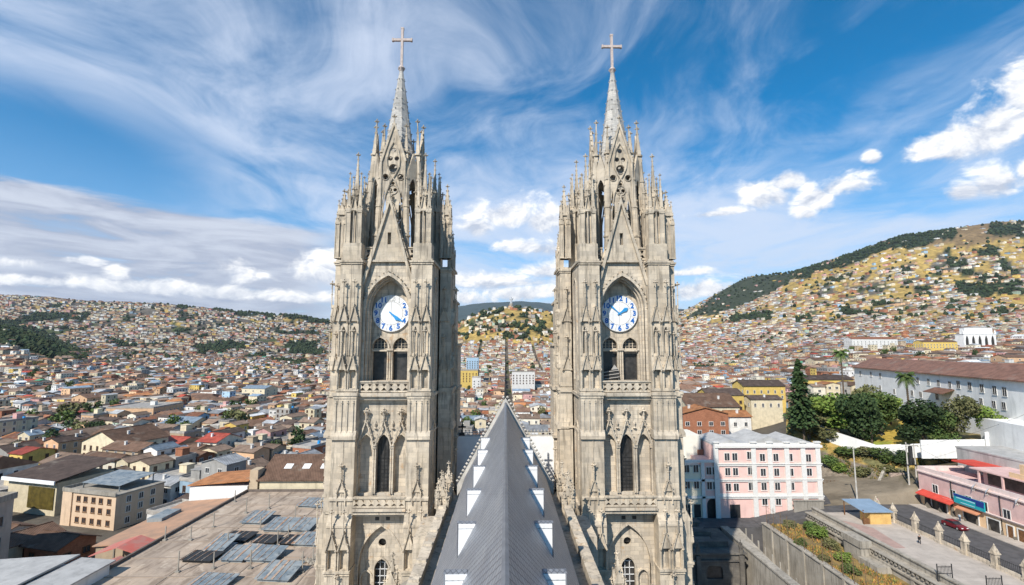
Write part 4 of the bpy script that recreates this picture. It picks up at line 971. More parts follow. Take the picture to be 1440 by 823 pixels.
# ---- the multitude beyond: one mesh
def town_stuff():
    V = []; F = []; C = []
    wc = {n: np.array(c) for n, c in WALLC.items()}; rc = {n: np.array(c) for n, c in ROOFC.items()}
    dark = np.array((.045, .045, .05))
    def addp(P, faces, c, M, off):
        o = len(V); ca, sa = M
        for x, y, z in P: V.append((off[0]+x*ca-y*sa, off[1]+x*sa+y*ca, off[2]+z)); C.append((c[0], c[1], c[2], 1))
        for f in faces: F.append([o+i for i in f])
    for i in range(N):
        if i in IND: continue
        cx, cy, hx, hy, rz = A[i]; M = (math.cos(rz), math.sin(rz)); off = (cx, cy, AZ[i]); h = HGT[i]; r_ = rng.uniform(.75, 1.2)*(.72 if (cy > 1500 and cx < -250) else 1.)  # left-hill walls and roofs coloured darker to stand for cloud shadow
        far = cy > 1200
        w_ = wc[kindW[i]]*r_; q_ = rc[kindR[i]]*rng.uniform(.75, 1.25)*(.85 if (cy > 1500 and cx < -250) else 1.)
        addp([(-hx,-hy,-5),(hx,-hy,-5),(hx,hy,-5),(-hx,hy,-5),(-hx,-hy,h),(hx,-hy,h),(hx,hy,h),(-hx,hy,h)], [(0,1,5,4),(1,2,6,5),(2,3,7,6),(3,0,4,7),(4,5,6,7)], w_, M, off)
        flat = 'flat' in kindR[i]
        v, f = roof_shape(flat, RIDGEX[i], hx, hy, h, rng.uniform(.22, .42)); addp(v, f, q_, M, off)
        if flat and rng.random() < .5 and cy < 1500:
            a = rng.uniform(-.5, .5)*hx; b = rng.uniform(-.5, .5)*hy; addp([(a-1.6,b-1.6,h),(a+1.6,b-1.6,h),(a+1.6,b+1.6,h),(a-1.6,b+1.6,h),(a-1.6,b-1.6,h+2.4),(a+1.6,b-1.6,h+2.4),(a+1.6,b+1.6,h+2.4),(a-1.6,b+1.6,h+2.4)], [(0,1,5,4),(1,2,6,5),(2,3,7,6),(3,0,4,7),(4,5,6,7)], w_*.9, M, off)
        if cy < 1700:
            n = max(1, int(hx*2/3.2)); sx = 1 if cx < 0 else -1; m_ = max(1, int(hy*2/3.2))
            for s_ in range(store[i]):
                zb = .9+s_*2.9
                for j in range(n):
                    if rng.random() < .15: continue
                    c = -hx+(j+.5)*2*hx/n; addp([(c-.5,-hy-.04,zb),(c+.5,-hy-.04,zb),(c+.5,-hy-.04,zb+1.4),(c-.5,-hy-.04,zb+1.4)], [(0,1,2,3)], dark, M, off)
                if cy < 900:
                    for j in range(m_):
                        c = -hy+(j+.5)*2*hy/m_; addp([(sx*(hx+.04),c-.5,zb),(sx*(hx+.04),c+.5,zb),(sx*(hx+.04),c+.5,zb+1.4),(sx*(hx+.04),c-.5,zb+1.4)], [(0,1,2,3)], dark, M, off)
    me = bpy.data.meshes.new('distant_houses'); me.from_pydata(V, [], F); col_attr(me, C); me.materials.append(attr_mat('town_paint', .9, .35, .3, .1, .1))
    o = bpy.data.objects.new('distant_houses', me); COL.objects.link(o)
    tag(o, 'mass of small tiled houses filling the valley and climbing the hills around it', 'houses', kind='stuff')
    print('stuff faces', len(F))
town_stuff()
# ---- the nearer houses, one by one
WIN = {}
def win_mesh(w_, h_, mat):
    key = (round(w_, 1), round(h_, 1), mat.name)
    if key not in WIN:
        q = MB(); q.box(-w_/2, w_/2, -.05, .05, 0, h_); q.cur = 1
        q.box(-w_/2-.12, -w_/2, -.1, .05, -.12, h_+.12); q.box(w_/2, w_/2+.12, -.1, .05, -.12, h_+.12); q.box(-w_/2-.2, w_/2+.2, -.16, .05, -.22, -.12+.001); q.box(-w_/2, w_/2, -.1, .05, h_, h_+.12); q.box(-.04, .04, -.09, -.05, 0, h_)
        me = bpy.data.meshes.new('window'); me.from_pydata(q.v, [], q.f); me.materials.append(PANE); me.materials.append(mat); me.polygons.foreach_set('material_index', q.mi); WIN[key] = me
    return WIN[key]
def add_window(parent, x, y, z, rz, w_=1., h_=1.4, mat=None, name='window'):
    o = bpy.data.objects.new(name, win_mesh(w_, h_, mat or TRIM)); COL.objects.link(o); o.parent = parent; o.location = (x, y, z); o.rotation_euler = (0, 0, rz); return o
def ordw(n):
    a = ['first','second','third','fourth','fifth','sixth','seventh','eighth','ninth','tenth','eleventh','twelfth','thirteenth','fourteenth','fifteenth','sixteenth','seventeenth','eighteenth','nineteenth','twentieth']
    if n <= 20: return a[n-1]
    t = {2: 'twenty', 3: 'thirty', 4: 'forty', 5: 'fifty'}
    return t[n//10]+'-'+a[n % 10-1] if n % 10 else t[n//10].replace('ty', 'tieth')
def house(t, hx, hy, h, kr, kw, fl, ridgex, cx, cy, zw=0., sp=0):
    flat = 'flat' in kr
    q = MB(); r_ = rng.uniform(.24, .42); 
    if flat: 
        q.box(-hx, hx, -hy, hy, -4, h-.26); 
        q2 = MB(); v, f = roof_shape(True, 0, hx, hy, h, 0); q2.pts(v); [q2.face(list(a)) for a in f]
        for a in ((-hx-.12, -hx+.1, -hy-.12, hy+.12), (hx-.1, hx+.12, -hy-.12, hy+.12), (-hx+.1, hx-.1, -hy-.12, -hy+.1), (-hx+.1, hx-.1, hy-.1, hy+.12)): q2.box(*a, h+.12, h+.7)
        if rng.random() < .7 and hx > 3:
            a = rng.uniform(-.4, .4)*hx; b = rng.uniform(-.4, .4)*hy; q3 = MB(); q3.box(a-1.6, a+1.6, b-1.4, b+1.4, h+.13, h+2.6); q3.box(a-1.8, a+1.8, b-1.6, b+1.6, h+2.6, h+2.75); q3.box(a-.4, a+.4, b-1.43, b-1.4, h+.3, h+2.1); q3.build('roof_shed', WM[pick(WALLW)], t, local=True)
        if rng.random() < .5: q3 = MB(); q3.frustum(hx*.5, hy*.4, h+.13, h+1.3, .6, .55, 10); q3.build('water_tank', rng.choice([IRON, GREYL, BLUEH]), t, local=True)
    else:
        if ridgex: q.prx([(-hy, -4), (-hy, h), (0, h+r_*hy), (hy, h), (hy, -4)], -hx, hx)
        else: q.pry([(-hx, -4), (-hx, h), (0, h+r_*hx), (hx, h), (hx, -4)], -hy, hy)
        q2 = MB(); ov = rng.uniform(.3, .7); th = .16
        a, b = hx+ov, hy+ov
        if ridgex: P = [(-b, h-ov*r_+.02), (0, h+r_*hy+.03), (b, h-ov*r_+.02), (b, h-ov*r_+.02+th), (0, h+r_*hy+.03+th), (-b, h-ov*r_+.02+th)]; q2.prx(P, -a, a); q2.box(-a, a, -.15, .15, h+r_*hy+.1+th-.06, h+r_*hy+th+.14)
        else: P = [(-a, h-ov*r_+.02), (0, h+r_*hx+.03), (a, h-ov*r_+.02), (a, h-ov*r_+.02+th), (0, h+r_*hx+.03+th), (-a, h-ov*r_+.02+th)]; q2.pry(P, -b, b); q2.box(-.15, .15, -b, b, h+r_*hx+.1+th-.06, h+r_*hx+th+.14)
        if rng.random() < .35:
            c = rng.uniform(-.5, .5); q3 = MB(); xx, yy = (c*hx, -.45*hy) if ridgex else (.45*hx*(1 if cx < 0 else -1), c*hy); zz_ = h+r_*(hy if ridgex else hx)*.55; q3.box(xx-.35, xx+.35, yy-.35, yy+.35, zz_-.4, zz_+1.3); q3.box(xx-.45, xx+.45, yy-.45, yy+.45, zz_+1.3, zz_+1.42); q3.build('chimney', WM['white'], t, local=True)
    q.build('wall', WM[kw], t, local=True); q2.build('roof', RM[kr], t, local=True)
    sx = 1 if cx < 0 else -1; wm = rng.choice([TRIM, TRIM, WOOD]); n = max(1, int(hx*2/3.4)); m_ = max(1, int(hy*2/3.4))
    if cy > 260 and not sp: n = min(n, 3); m_ = min(m_, 2)
    n = min(n, 12); m_ = min(m_, 8)
    ww, wh = rng.choice([(1., 1.4), (.9, 1.6), (1.3, 1.2)])
    for s_ in range(fl):
        z = zw+.9+s_*2.9
        for j in range(n): add_window(t, -hx+(j+.5)*2*hx/n, -hy, z, 0, ww, wh, wm)
        for j in range(m_): add_window(t, sx*hx, -hy+(j+.5)*2*hy/m_, z, sx*math.pi/2, ww, wh, wm)
def near_houses():
    zones = {'left': 'left of the left tower', 'mid': 'between the two towers', 'right': 'right of the right tower'}
    L = sorted(IND); rec = {}
    for i in L:
        zn = 'left' if APX[i] < 560 else ('mid' if APX[i] < 800 else 'right'); rec.setdefault((zn, kindW[i], kindR[i], int(store[i])), []).append(i)
    lab = {}
    for (zn, wl, rf, st_), ids in rec.items():
        ids.sort(key=lambda i: A[i, 1]); big = {1: 'one-storey', 2: 'two-storey', 3: 'three-storey', 4: 'four-storey'}[st_]
        rname = rf+' roof' if 'flat' not in rf else 'flat concrete roof'
        for j, i in enumerate(ids):
            pos = '' if len(ids) == 1 else (ordw(j+1)+' nearest ')
            lab[i] = '%s%s %s house with %s %s' % (pos, wl, big, rname, zones[zn])
    for i in L:
        cx, cy, hx, hy, rz = A[i]; zb = float(AZ[i]); t = thing('house', lab[i], 'house', (cx, cy, zb), 'houses of the old town', rz)
        house(t, hx, hy, HGT[i], kindR[i], kindW[i], int(store[i]), RIDGEX[i], cx, cy)
    for (cx, cy, hx, hy, h, zw, rf, wl, rx, lb, fl) in SREC:
        g = float(ground(cx, cy)); t = thing('house', lb, 'house', (cx, cy, g), 'houses of the old town'); house(t, hx, hy, h, rf, wl, fl, rx, cx, cy, zw-g, 1)
near_houses()
# ================================================================ TREES
def leaf_mat(name, c, c2):
    m, k, p = base_mat(name, .75, .25); P = wpos(k); oi = k.add('ShaderNodeObjectInfo').outputs['Random']; n = k.noise(P, .8, 4, .6); n2 = k.noise(P, 6., 2, .6)
    f = k.m('ADD', .75, k.m('MULTIPLY', oi, .5)); cc = k.vm('MULTIPLY', k.mix(k.ramp(n, .35, .65), c, c2), k.xyz(f, f, f)); cc = k.mix(k.ramp(n2, .5, .8, 0, .5), cc, tuple(min(1, v*1.9) for v in c2))
    k.put(p.inputs['Base Color'], cc); return m
LEAF = leaf_mat('leaf_green', (.055, .10, .025), (.10, .13, .035)); LEAFB = leaf_mat('leaf_bright', (.10, .17, .03), (.17, .22, .045)); LEAFD = leaf_mat('leaf_dark', (.025, .05, .018), (.045, .07, .022)); LEAFO = leaf_mat('leaf_olive', (.10, .11, .045), (.16, .15, .06))
LEAFC = leaf_mat('leaf_conifer', (.035, .07, .025), (.06, .095, .03)); BARK = plain('bark', (.13, .095, .065), .9, .4, 3.)
rt = random.Random(5)
def leafy(blobs, n, s):
    q = MB(); q.T = None; V, F = [], []
    tot = sum(b[3]**2 for b in blobs)
    for (bx, by, bz, br) in blobs:
        for _ in range(int(n*br*br/tot)):
            d = Vector((rt.gauss(0, 1), rt.gauss(0, 1), rt.gauss(0, 1))).normalized(); r = br*(rt.random()**.28); c = Vector((bx, by, bz))+Vector((d.x*r, d.y*r, d.z*r*.8))
            u = Vector((rt.gauss(0, 1), rt.gauss(0, 1), rt.gauss(0, .6))).normalized(); v = u.cross(d+Vector((rt.gauss(0, .5), rt.gauss(0, .5), rt.gauss(0, .5)))).normalized(); k_ = s*rt.uniform(.6, 1.3)
            o = len(V); V += [tuple(c+u*k_), tuple(c+v*k_*.7), tuple(c-u*k_), tuple(c-v*k_*.7)]; F.append((o, o+1, o+2, o+3))
    me = bpy.data.meshes.new('crown'); me.from_pydata(V, [], F); return me
def trunk_mesh(h, r, limbs):
    q = MB(); q.tube([(0, 0, -1), (0.05*h, 0, h*.4), (0, .03*h, h)], [r, r*.8, r*.45], 7)
    for (a, b, c) in limbs: q.tube([(0, 0, h*.55), (a*.5, b*.5, (h*.55+c)/2+.2), (a, b, c)], [r*.5, r*.35, r*.15], 5)
    me = bpy.data.meshes.new('trunk'); me.from_pydata(q.v, [], q.f); me.materials.append(BARK); return me
PROTO = {}
def protos():
    for kd, nm in (('round', 4), ('small', 3)):
        for v in range(nm):
            bl = [(0, 0, .66, .32), (0, 0, .42, .26)]
            for _ in range(9 if kd == 'round' else 6): a = rt.uniform(0, 6.28); rr = rt.uniform(.16, .34); bl.append((rr*math.cos(a), rr*math.sin(a), rt.uniform(.22, .84), rt.uniform(.12, .22)))
            PROTO[kd, v] = (leafy(bl, 3800 if kd == 'round' else 420, .030 if kd == 'round' else .07), trunk_mesh(.55, .035, [(b[0], b[1], b[2]) for b in bl[1:5]]))
    for v in range(3):
        bl = [(0, 0, .45, .36)]
        for _ in range(7): a = rt.uniform(0, 6.28); rr = rt.uniform(.12, .3); bl.append((rr*math.cos(a), rr*math.sin(a), rt.uniform(.12, .7), rt.uniform(.14, .26)))
        PROTO['bush', v] = (leafy(bl, 1500, .045), trunk_mesh(.3, .03, []))
    # conifer: tiers of drooping boughs
    V, F = [], []
    for lv in range(30):
        z = .12+.86*lv/30; R_ = (.30*(1-lv/30)**.8+.02)*rt.uniform(.78, 1.15)
        for k_ in range(int(9+R_*40)):
            a = rt.uniform(0, 6.28); L = R_*rt.uniform(.55, 1.15); 
            for t in range(6):
                f0 = (t+rt.random())/6*L; zz = z-f0*.35+rt.uniform(-.01, .02); s = .022*rt.uniform(.7, 1.4)
                c = Vector((math.cos(a)*f0, math.sin(a)*f0, zz)); u = Vector((math.cos(a), math.sin(a), -.3))*s*1.5; v = Vector((-math.sin(a), math.cos(a), rt.uniform(-.6, .6)))*s; o = len(V)
                V += [tuple(c+u), tuple(c+v), tuple(c-u), tuple(c-v)]; F.append((o, o+1, o+2, o+3))
    me = bpy.data.meshes.new('crown'); me.from_pydata(V, [], F); PROTO['conifer', 0] = (me, trunk_mesh(.95, .022, []))
protos()
CNT = {}
def tree(x, y, h, wd, kd, leaf, label, cat='tree', group=None, z=None, name='tree', v=None):
    z = float(ground(x, y)) if z is None else z
    n = 4 if kd == 'round' else 3 if kd in ('small', 'bush') else 1
    crown, trunk = PROTO[kd, (v if v is not None else rt.randrange(n)) % n]
    t = thing(name, label, cat, (x, y, z), group, rt.uniform(0, 6.28))
    for me, nm, mt in ((crown, 'crown', leaf), (trunk, 'trunk', BARK)):
        o = bpy.data.objects.new(nm, me); COL.objects.link(o); o.parent = t; o.scale = (wd/.72, wd/.72, h)
        if not me.materials: me.materials.append(leaf)
        if nm == 'crown':
            o.material_slots[0].link = 'OBJECT'; o.material_slots[0].material = leaf
    return t
def at_px(px, Y): x = atY(px, 500, Y)[0]; return x, Y
def palm(px, Y, ztop, r, label, nf=22, zb=None):
    x, y = at_px(px, Y); zb = (bank_z(px, Y) or float(ground(x, y))) if zb is None else zb; t = thing('palm_tree', label, 'palm tree', (x, y, zb), None)
    q = MB(); H = ztop-zb; q.tube([(0, 0, -.5), (.15, 0, H*.5), (0, 0, H)], [.34, .26, .24], 8); 
    for i in range(int(H/.6)): q.frustum(.1, 0, i*.6, i*.6+.12, .33, .29, 7, caps=False)
    q.build('trunk', BARK, t, local=True)
    q = MB(); 
    for i in range(nf):
        a = i*2.399; up = 1.1-1.5*i/nf; L = r*rt.uniform(.85, 1.1); pts = []
        for j in range(9):
            s = j/8; rr = L*s*math.cos(up*.5)*(1-.12*s); zz = H+L*(math.sin(up)*s-1.05*s*s*(.55+.25*(1-up))); pts.append(Vector((math.cos(a)*rr, math.sin(a)*rr, zz)))
        q.tube(pts, [.05]*8+[.02], 4); side = Vector((-math.sin(a), math.cos(a), 0))
        for j in range(1, 9):
            for sub in range(3):
                p = pts[j-1].lerp(pts[j], sub/3); ll = .95*math.sin(math.pi*(.12+.8*(j-1+sub/3)/8))*r*.27
                for sg in (-1, 1):
                    e = p+side*sg*ll+Vector((0, 0, -ll*.55))+(pts[j]-pts[j-1])*.6; w_ = (pts[j]-pts[j-1]).normalized()*.10; o = q.pts([p-w_, p+w_, e+w_*.3, e-w_*.3]); q.face([o, o+1, o+2, o+3])
    q.build('crown', LEAF, t, local=True)
    return t
# the bank: road edge, foot of the garden wall, garden behind it
BANKPX = [1105, 1125, 1140, 1170, 1232, 1294, 1340, 1384, 1445, 1520]
_foot = [(668, 0), (672, 0), (676, 0), (683, 0), (694, 0), (692, 0), (688, 0), (686, 0), (684, 0), (682, 0)]
_wt = [(572, 160), (582, 156), (590, 152), (606, 146), (626, 136), (624, 131), (620, 127), (618, 124.5), (604, 121.5), (600, 119)]
_wh = [3.6, 3.6, 3.6, 3.6, 3.6, 4.2, 4.6, 4.8, 5.5, 5.5]
BROWS = []
for j, px in enumerate(BANKPX):
    f = Vector(atZ(px, _foot[j][0], 4.9)); t_ = Vector(atY(px, *_wt[j])); w_b = Vector((t_.x, t_.y, t_.z-_wh[j]+.1)); w_t = Vector((t_.x*1.006, t_.y*1.006, t_.z-.5)); b_ = Vector(atY(px, 590, 168)); c_ = Vector(atY(px, 574, 215)); c_.z = min(c_.z, 18.5)
    BROWS.append([f, f.lerp(w_b, .33)+Vector((0, 0, .5)), f.lerp(w_b, .66)+Vector((0, 0, .6)), w_b, w_t, w_t.lerp(b_, .5), b_, c_])
def bank_z(px, Y):
    if not (1105 <= px <= 1520): return None
    j = max(k_ for k_ in range(len(BANKPX)-1) if BANKPX[k_] <= px); t_ = (px-BANKPX[j])/(BANKPX[j+1]-BANKPX[j]); R_ = [a.lerp(b, t_) for a, b in zip(BROWS[j], BROWS[j+1])]
    for a, b in zip(R_, R_[1:]):
        if a.y <= Y <= b.y: return a.z+(b.z-a.z)*(Y-a.y)/max(b.y-a.y, 1e-6)
    return None
def bank_at(px, py):
    j = max(k_ for k_ in range(len(BANKPX)-1) if BANKPX[k_] <= px); t_ = (px-BANKPX[j])/(BANKPX[j+1]-BANKPX[j]); R_ = [a.lerp(b, t_) for a, b in zip(BROWS[j], BROWS[j+1])][:4]
    best = min(((abs(pix(*a.lerp(b, k_/12.))[1]-py), a.lerp(b, k_/12.)) for a, b in zip(R_, R_[1:]) for k_ in range(13)), key=lambda q: q[0]); return best[1]
def build_bank():
    V, F, C = [], [], []; nc = 60; sub = 5
    for i in range(nc+1):
        px = 1105+(1520-1105)*i/nc-.001*(i == nc); j = max(k_ for k_ in range(len(BANKPX)-1) if BANKPX[k_] <= px); t_ = (px-BANKPX[j])/(BANKPX[j+1]-BANKPX[j]); R_ = [a.lerp(b, t_) for a, b in zip(BROWS[j], BROWS[j+1])]
        for r, (a, b) in enumerate(zip(R_, R_[1:])):
            for k_ in range(sub):
                p = a.lerp(b, k_/sub); n = float(fbm(p.x/3., p.y/3., 6))-.5
                if not (r == 0 and k_ == 0): p.z += n*.5
                V.append(tuple(p)); g = float(fbm(p.x/5., p.y/5., 16)); px_ = px
                if r < 2: c = (.20, .165, .125) if g > .47 else (.13, .115, .075)
                elif r == 2: c = (.34, .23, .07) if g > .45 else (.17, .16, .07)
                elif r < 6: c = ((.44, .31, .06) if g > .5 else (.26, .29, .05)) if 1212 < px_ < 1296 else ((.26, .20, .08) if g > .5 else (.12, .12, .05))
                else: c = (.22, .18, .09)
                C.append((*c, 1))
        V.append(tuple(R_[-1])); C.append((.2, .17, .1, 1))
    m_ = 7*sub+1
    for i in range(nc):
        for k_ in range(m_-1): o = i*m_+k_; F.append((o, o+m_, o+m_+1, o+1))
    me = bpy.data.meshes.new('bank'); me.from_pydata(V, [], F); col_attr(me, C); me.materials.append(attr_mat('bank_ground', .95, .8, .45, .6, .3)); me.polygons.foreach_set('use_smooth', [True]*len(F)); o = bpy.data.objects.new('bank', me); COL.objects.link(o); o['kind'] = 'structure'
build_bank()
palm(1182, 196, Z(496, 196), 3.9, 'tall thin palm right of the tall conifer, crown above the rooftops')
palm(1271, 142, Z(529, 142), 3.2, 'palm with full crown before the middle of the white convent wall')
palm(1216, 139, Z(566, 139), 3.0, 'palm low in the garden left of the convent, near the white garden wall', zb=bank_z(1216, 138))
x, y = at_px(1121, 146); tree(x, y, 100*146/FPX, 11.5, 'conifer', LEAFC, 'tall dark conifer standing among the trees right of the pink corner building', 'conifer', z=Z(606, 146), name='conifer_tree')
def gtree(px, pyb, Y, hpx, wpx, leaf, label, **kw):
    bz = None if kw.get('kd') else bank_z(px, Y)
    if kw.get('kd'): q_ = bank_at(px, pyb); x, y, z = q_.x, q_.y, q_.z-.15
    else: x, y = at_px(px, Y); z = bz if bz is not None else atY(px, pyb, Y)[2]
    if bz is not None: hpx = max(hpx, (Z(pyb-hpx, Y)-z)*FPX/Y)
    tree(x, y, hpx*Y/FPX, wpx*Y/FPX, kw.pop('kd', 'round'), leaf, label, z=z, **kw)
GT = [(1172,604,146,56,62,LEAFB,'bright green spreading tree right of the tall conifer'), (1128,612,150,44,56,LEAFO,'dull olive tree in front of the tall conifer'), (1150,598,158,40,34,LEAFD,'dark tree squeezed between the conifer and the bright green tree'),
 (1205,606,140,58,48,LEAFD,'dark tree by the garden wall, left of the low palm'), (1232,600,150,52,44,LEAF,'green tree between the low palm and the white convent corner'), (1290,606,132,50,56,LEAFD,'round dark green tree before the convent, right of the garden lawn'),
 (1336,602,128,48,40,LEAFO,'airy olive tree before the convent door canopy'), (1378,598,126,30,34,LEAFB,'small light green tree in front of the convent, left of its white annex'), (1218,590,160,54,36,LEAFO,'pale leaved tree against the left end of the convent'),
 (1245,590,160,34,30,LEAFB,'small bright tree on the garden lawn behind the palm'), (1308,606,130,34,36,LEAF,'tree tucked behind the right side of the round dark one')]
for a in GT: gtree(*a)
BS = [(1166,656,128,22,26,LEAF,'bush at the top of the slope beside the pink corner building'), (1181,664,126,18,18,LEAFB,'spiky bush low on the slope, second from the pink corner building'), (1213,670,122,18,20,LEAFO,'olive bush on the slope beside the lamp post'),
 (1238,648,124,26,28,LEAF,'round bush under the white garden wall, left of the pole pair'), (1264,650,122,26,26,LEAFD,'dark round bush under the white garden wall beside the pole pair'), (1222,640,130,18,30,LEAFO,'dry bush on the upper slope below the garden wall'),
 (1250,664,120,14,24,LEAFO,'low bush on the ochre bank left of the pole pair'), (1195,640,134,16,34,LEAF,'low bush along the wall foot, above the lamp post'), (1390,630,116,20,34,LEAF,'bush above the long grey roof at the right'), (1414,632,116,16,30,LEAFO,'olive bush at far right by the red awning'), (1318,650,119,20,18,LEAF,'bush beside the grey roof, right of the pole pair')]
for a in BS: gtree(*a, kd='bush', cat='bush', name='bush', group='bushes on the slope')
def town_trees():
    spots = []; n = 0
    L = [(105,560,330,26,22),(134,556,350,22,18),(122,552,370,18,16),(55,590,250,16,24),(90,588,255,14,22)]
    for (px, pyb, Y, h, w_) in L: spots.append((px, Y, h*Y/FPX, w_*Y/FPX))
    rr = random.Random(3); tries = 0
    while len(spots) < 92 and tries < 3000:
        tries += 1; Y = math.exp(rr.uniform(math.log(170), math.log(1100))); px = rr.uniform(10, 1430)
        if 455 < px < 645 or 775 < px < 965 or (1180 < px and Y < 420) or (px > 1060 and Y < 260): continue
        x = atY(px, 500, Y)[0]
        if fbm(x/60., Y/60., 3) < .53: continue
        spots.append((px, Y, rr.uniform(6, 12), rr.uniform(5, 10)))
    mats = [('dark green', LEAFD), ('green', LEAF), ('olive', LEAFO)]; rec = {}
    for s in spots:
        zn = 'left of the left tower' if s[0] < 560 else 'between the two towers' if s[0] < 800 else 'right of the right tower'
        rec.setdefault((zn, rr.randrange(3)), []).append(s)
    for (zn, mi), ss in rec.items():
        ss.sort(key=lambda s: s[1])
        for j, s in enumerate(ss):
            x, y = at_px(s[0], s[1]); tree(x, y, s[2]*1.25, s[3], 'small', mats[mi][1], '%s nearest %s tree among the town roofs %s' % (ordw(j+1), mats[mi][0], zn), group='trees among the town roofs')
town_trees()
def forest():
    V, F, C = [], [], []; rr = np.random.RandomState(4); n = 60000
    Y = np.exp(rr.uniform(math.log(870), math.log(4200), n)); u = rr.uniform(-1.25, 1.25, n); X = u*Y; Zg = ground(X, Y); px, py = npix(X, Y, Zg); r = region(px, py, Y)
    k_ = (px > -60) & (px < 1500) & ~((px > 480) & (px < 600)) & ~((px > 830) & (px < 935)); sel = k_ & ((r == 1) | ((r == 4) & (rr.rand(n) < .25)) | ((r == 2) & (rr.rand(n) < .07)) | ((r == 3) & (rr.rand(n) < .03)) | ((r == 0) & (rr.rand(n) < .035)))
    idx = np.where(sel)[0][:19000]
    for i in idx:
        s = rr.uniform(3., 6.)*(1+Y[i]/4500.); h = s*rr.uniform(1., 1.9); x, y, z = X[i], Y[i], Zg[i]; o = len(V); a0 = rr.uniform(0, 6.28); c = np.array((.030, .048, .022))*rr.uniform(.6, 1.6)+np.array((.012, .006, 0))*rr.rand()
        m = 5
        for lv, (rad, zz) in enumerate(((.75, .1), (1., .45), (.65, .8))):
            for j in range(m): a = a0+6.283*j/m+lv*.5; q = rad*s*rr.uniform(.7, 1.2); V.append((x+q*math.cos(a), y+q*math.sin(a), z+h*zz*rr.uniform(.9, 1.15))); C.append((*c, 1))
        V.append((x, y, z+h*1.1)); C.append((*c, 1))
        for lv in range(2):
            for j in range(m): F.append((o+lv*m+j, o+lv*m+(j+1) % m, o+(lv+1)*m+(j+1) % m, o+(lv+1)*m+j))
        for j in range(m): F.append((o+2*m+j, o+2*m+(j+1) % m, o+3*m))
    me = bpy.data.meshes.new('woodland'); me.from_pydata(V, [], F); col_attr(me, C); me.materials.append(attr_mat('woodland_green', .9, .4, .5, .4, .6)); o = bpy.data.objects.new('woodland', me); COL.objects.link(o)
    tag(o, 'dark woods and scattered far trees covering parts of the hills', 'woods', kind='stuff')
forest()
# ================================================================ RIGHT-HAND SIDE, BUILT ONE BY ONE
ASPH = plain('asphalt', (.105, .10, .10), .9, .3, .6, stain=0); PAVE = stone_mat('plaza_paving', (.50, .455, .40), (.42, .38, .33), bw=1.2, bh=1.2, stain=.3, mort=.2)
def pave(name, c, c2, sc=.5):
    m, k, p = base_mat(name, .9, .15); P = wpos(k); x, y, z = k.sep(P); br = k.add('ShaderNodeTexBrick'); k.put(br.inputs['Vector'], k.xyz(x, y, 0)); br.inputs['Scale'].default_value = 1.; br.inputs['Brick Width'].default_value = 2.4; br.inputs['Row Height'].default_value = 1.2
    br.inputs['Color1'].default_value = (1, 1, 1, 1); br.inputs['Color2'].default_value = (.9, .9, .9, 1); br.inputs['Mortar'].default_value = (.72, .7, .68, 1); br.inputs['Mortar Size'].default_value = .02
    c_ = k.mix(k.ramp(k.noise(P, sc, 6, .65), .35, .65), c, c2); c_ = k.mix(k.ramp(k.noise(P, .16, 5, .6), .5, .72, 0, .45), c_, tuple(v*.5 for v in c)); k.put(p.inputs['Base Color'], k.mix(1., c_, br.outputs[0], 'MULTIPLY')); return m
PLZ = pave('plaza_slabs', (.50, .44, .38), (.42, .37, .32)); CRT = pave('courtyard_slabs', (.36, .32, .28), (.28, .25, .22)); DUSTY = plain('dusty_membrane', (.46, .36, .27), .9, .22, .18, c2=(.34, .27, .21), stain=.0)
def _dust(m):
    k = NT(m.node_tree); p = k.n['Principled BSDF']; src = p.inputs['Base Color'].links[0].from_socket; P = wpos(k); x, y, z = k.sep(P)
    a = k.noise(k.xyz(k.m('MULTIPLY', x, .5), k.m('MULTIPLY', y, .09), 0), 1.4, 8, .68, .4); b = k.noise(P, .33, 8, .7, .6); c = k.noise(P, 2.6, 5, .7)
    s = k.mix(k.ramp(a, .47, .62, 0, .65), src, (.17, .125, .09)); s = k.mix(k.ramp(b, .54, .63, 0, .55), s, (.55, .46, .36)); s = k.mix(k.ramp(c, .55, .75, 0, .5), s, (.15, .11, .085)); k.put(p.inputs['Base Color'], s)
_dust(DUSTY)
CURB = plain('kerb_stone', (.50, .47, .42), .9, .2, 1.); SOIL = plain('dry_soil_grass', (.30, .20, .07), .95, .4, .6, c2=(.17, .13, .055), bmp=.5)
PINKW = plain('pink_render', (.76, .50, .44), .85, .10, .5, stain=.15); PINK2 = plain('dusty_pink_render', (.68, .46, .42), .85, .15, .5, stain=.3); CREAMW = plain('cream_render', (.74, .66, .50), .85, .1, .5, stain=.2); OCHREW = plain('ochre_render', (.72, .50, .30), .85, .15, .6, stain=.3); WHT = plain('whitewash', (.80, .79, .76), .85, .10, .35, stain=.3)
REDT = plain('red_awning', (.60, .075, .05), .7, .2, 1.); TEAL = plain('teal_sign', (.02, .36, .40), .5, .15, 1.); DKBLUE = plain('dark_blue_sign', (.02, .05, .25), .5, .15, 1.); GREYS = plain('grey_roof_sheet', (.44, .43, .41), .7, .2, .5, stain=.4); BLUESH = plain('blue_roof_sheet', (.24, .33, .43), .5, .15, .6); PLY = plain('plywood', (.66, .42, .15), .8, .18, .8); REDP = plain('red_paving', (.42, .29, .245), .9, .2, .7)
def struct(q, name, m): o = q.build(name, m); o['kind'] = 'structure'; return o
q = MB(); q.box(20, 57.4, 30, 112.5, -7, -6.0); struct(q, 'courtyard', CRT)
q = MB(); q.prz([(30, 112.5), (57.45, 112.5), (57.45, 118.4), (30, 118.4)], -8, 1.9); 
struct(q, 'side_lane', ASPH)
q = MB(); 
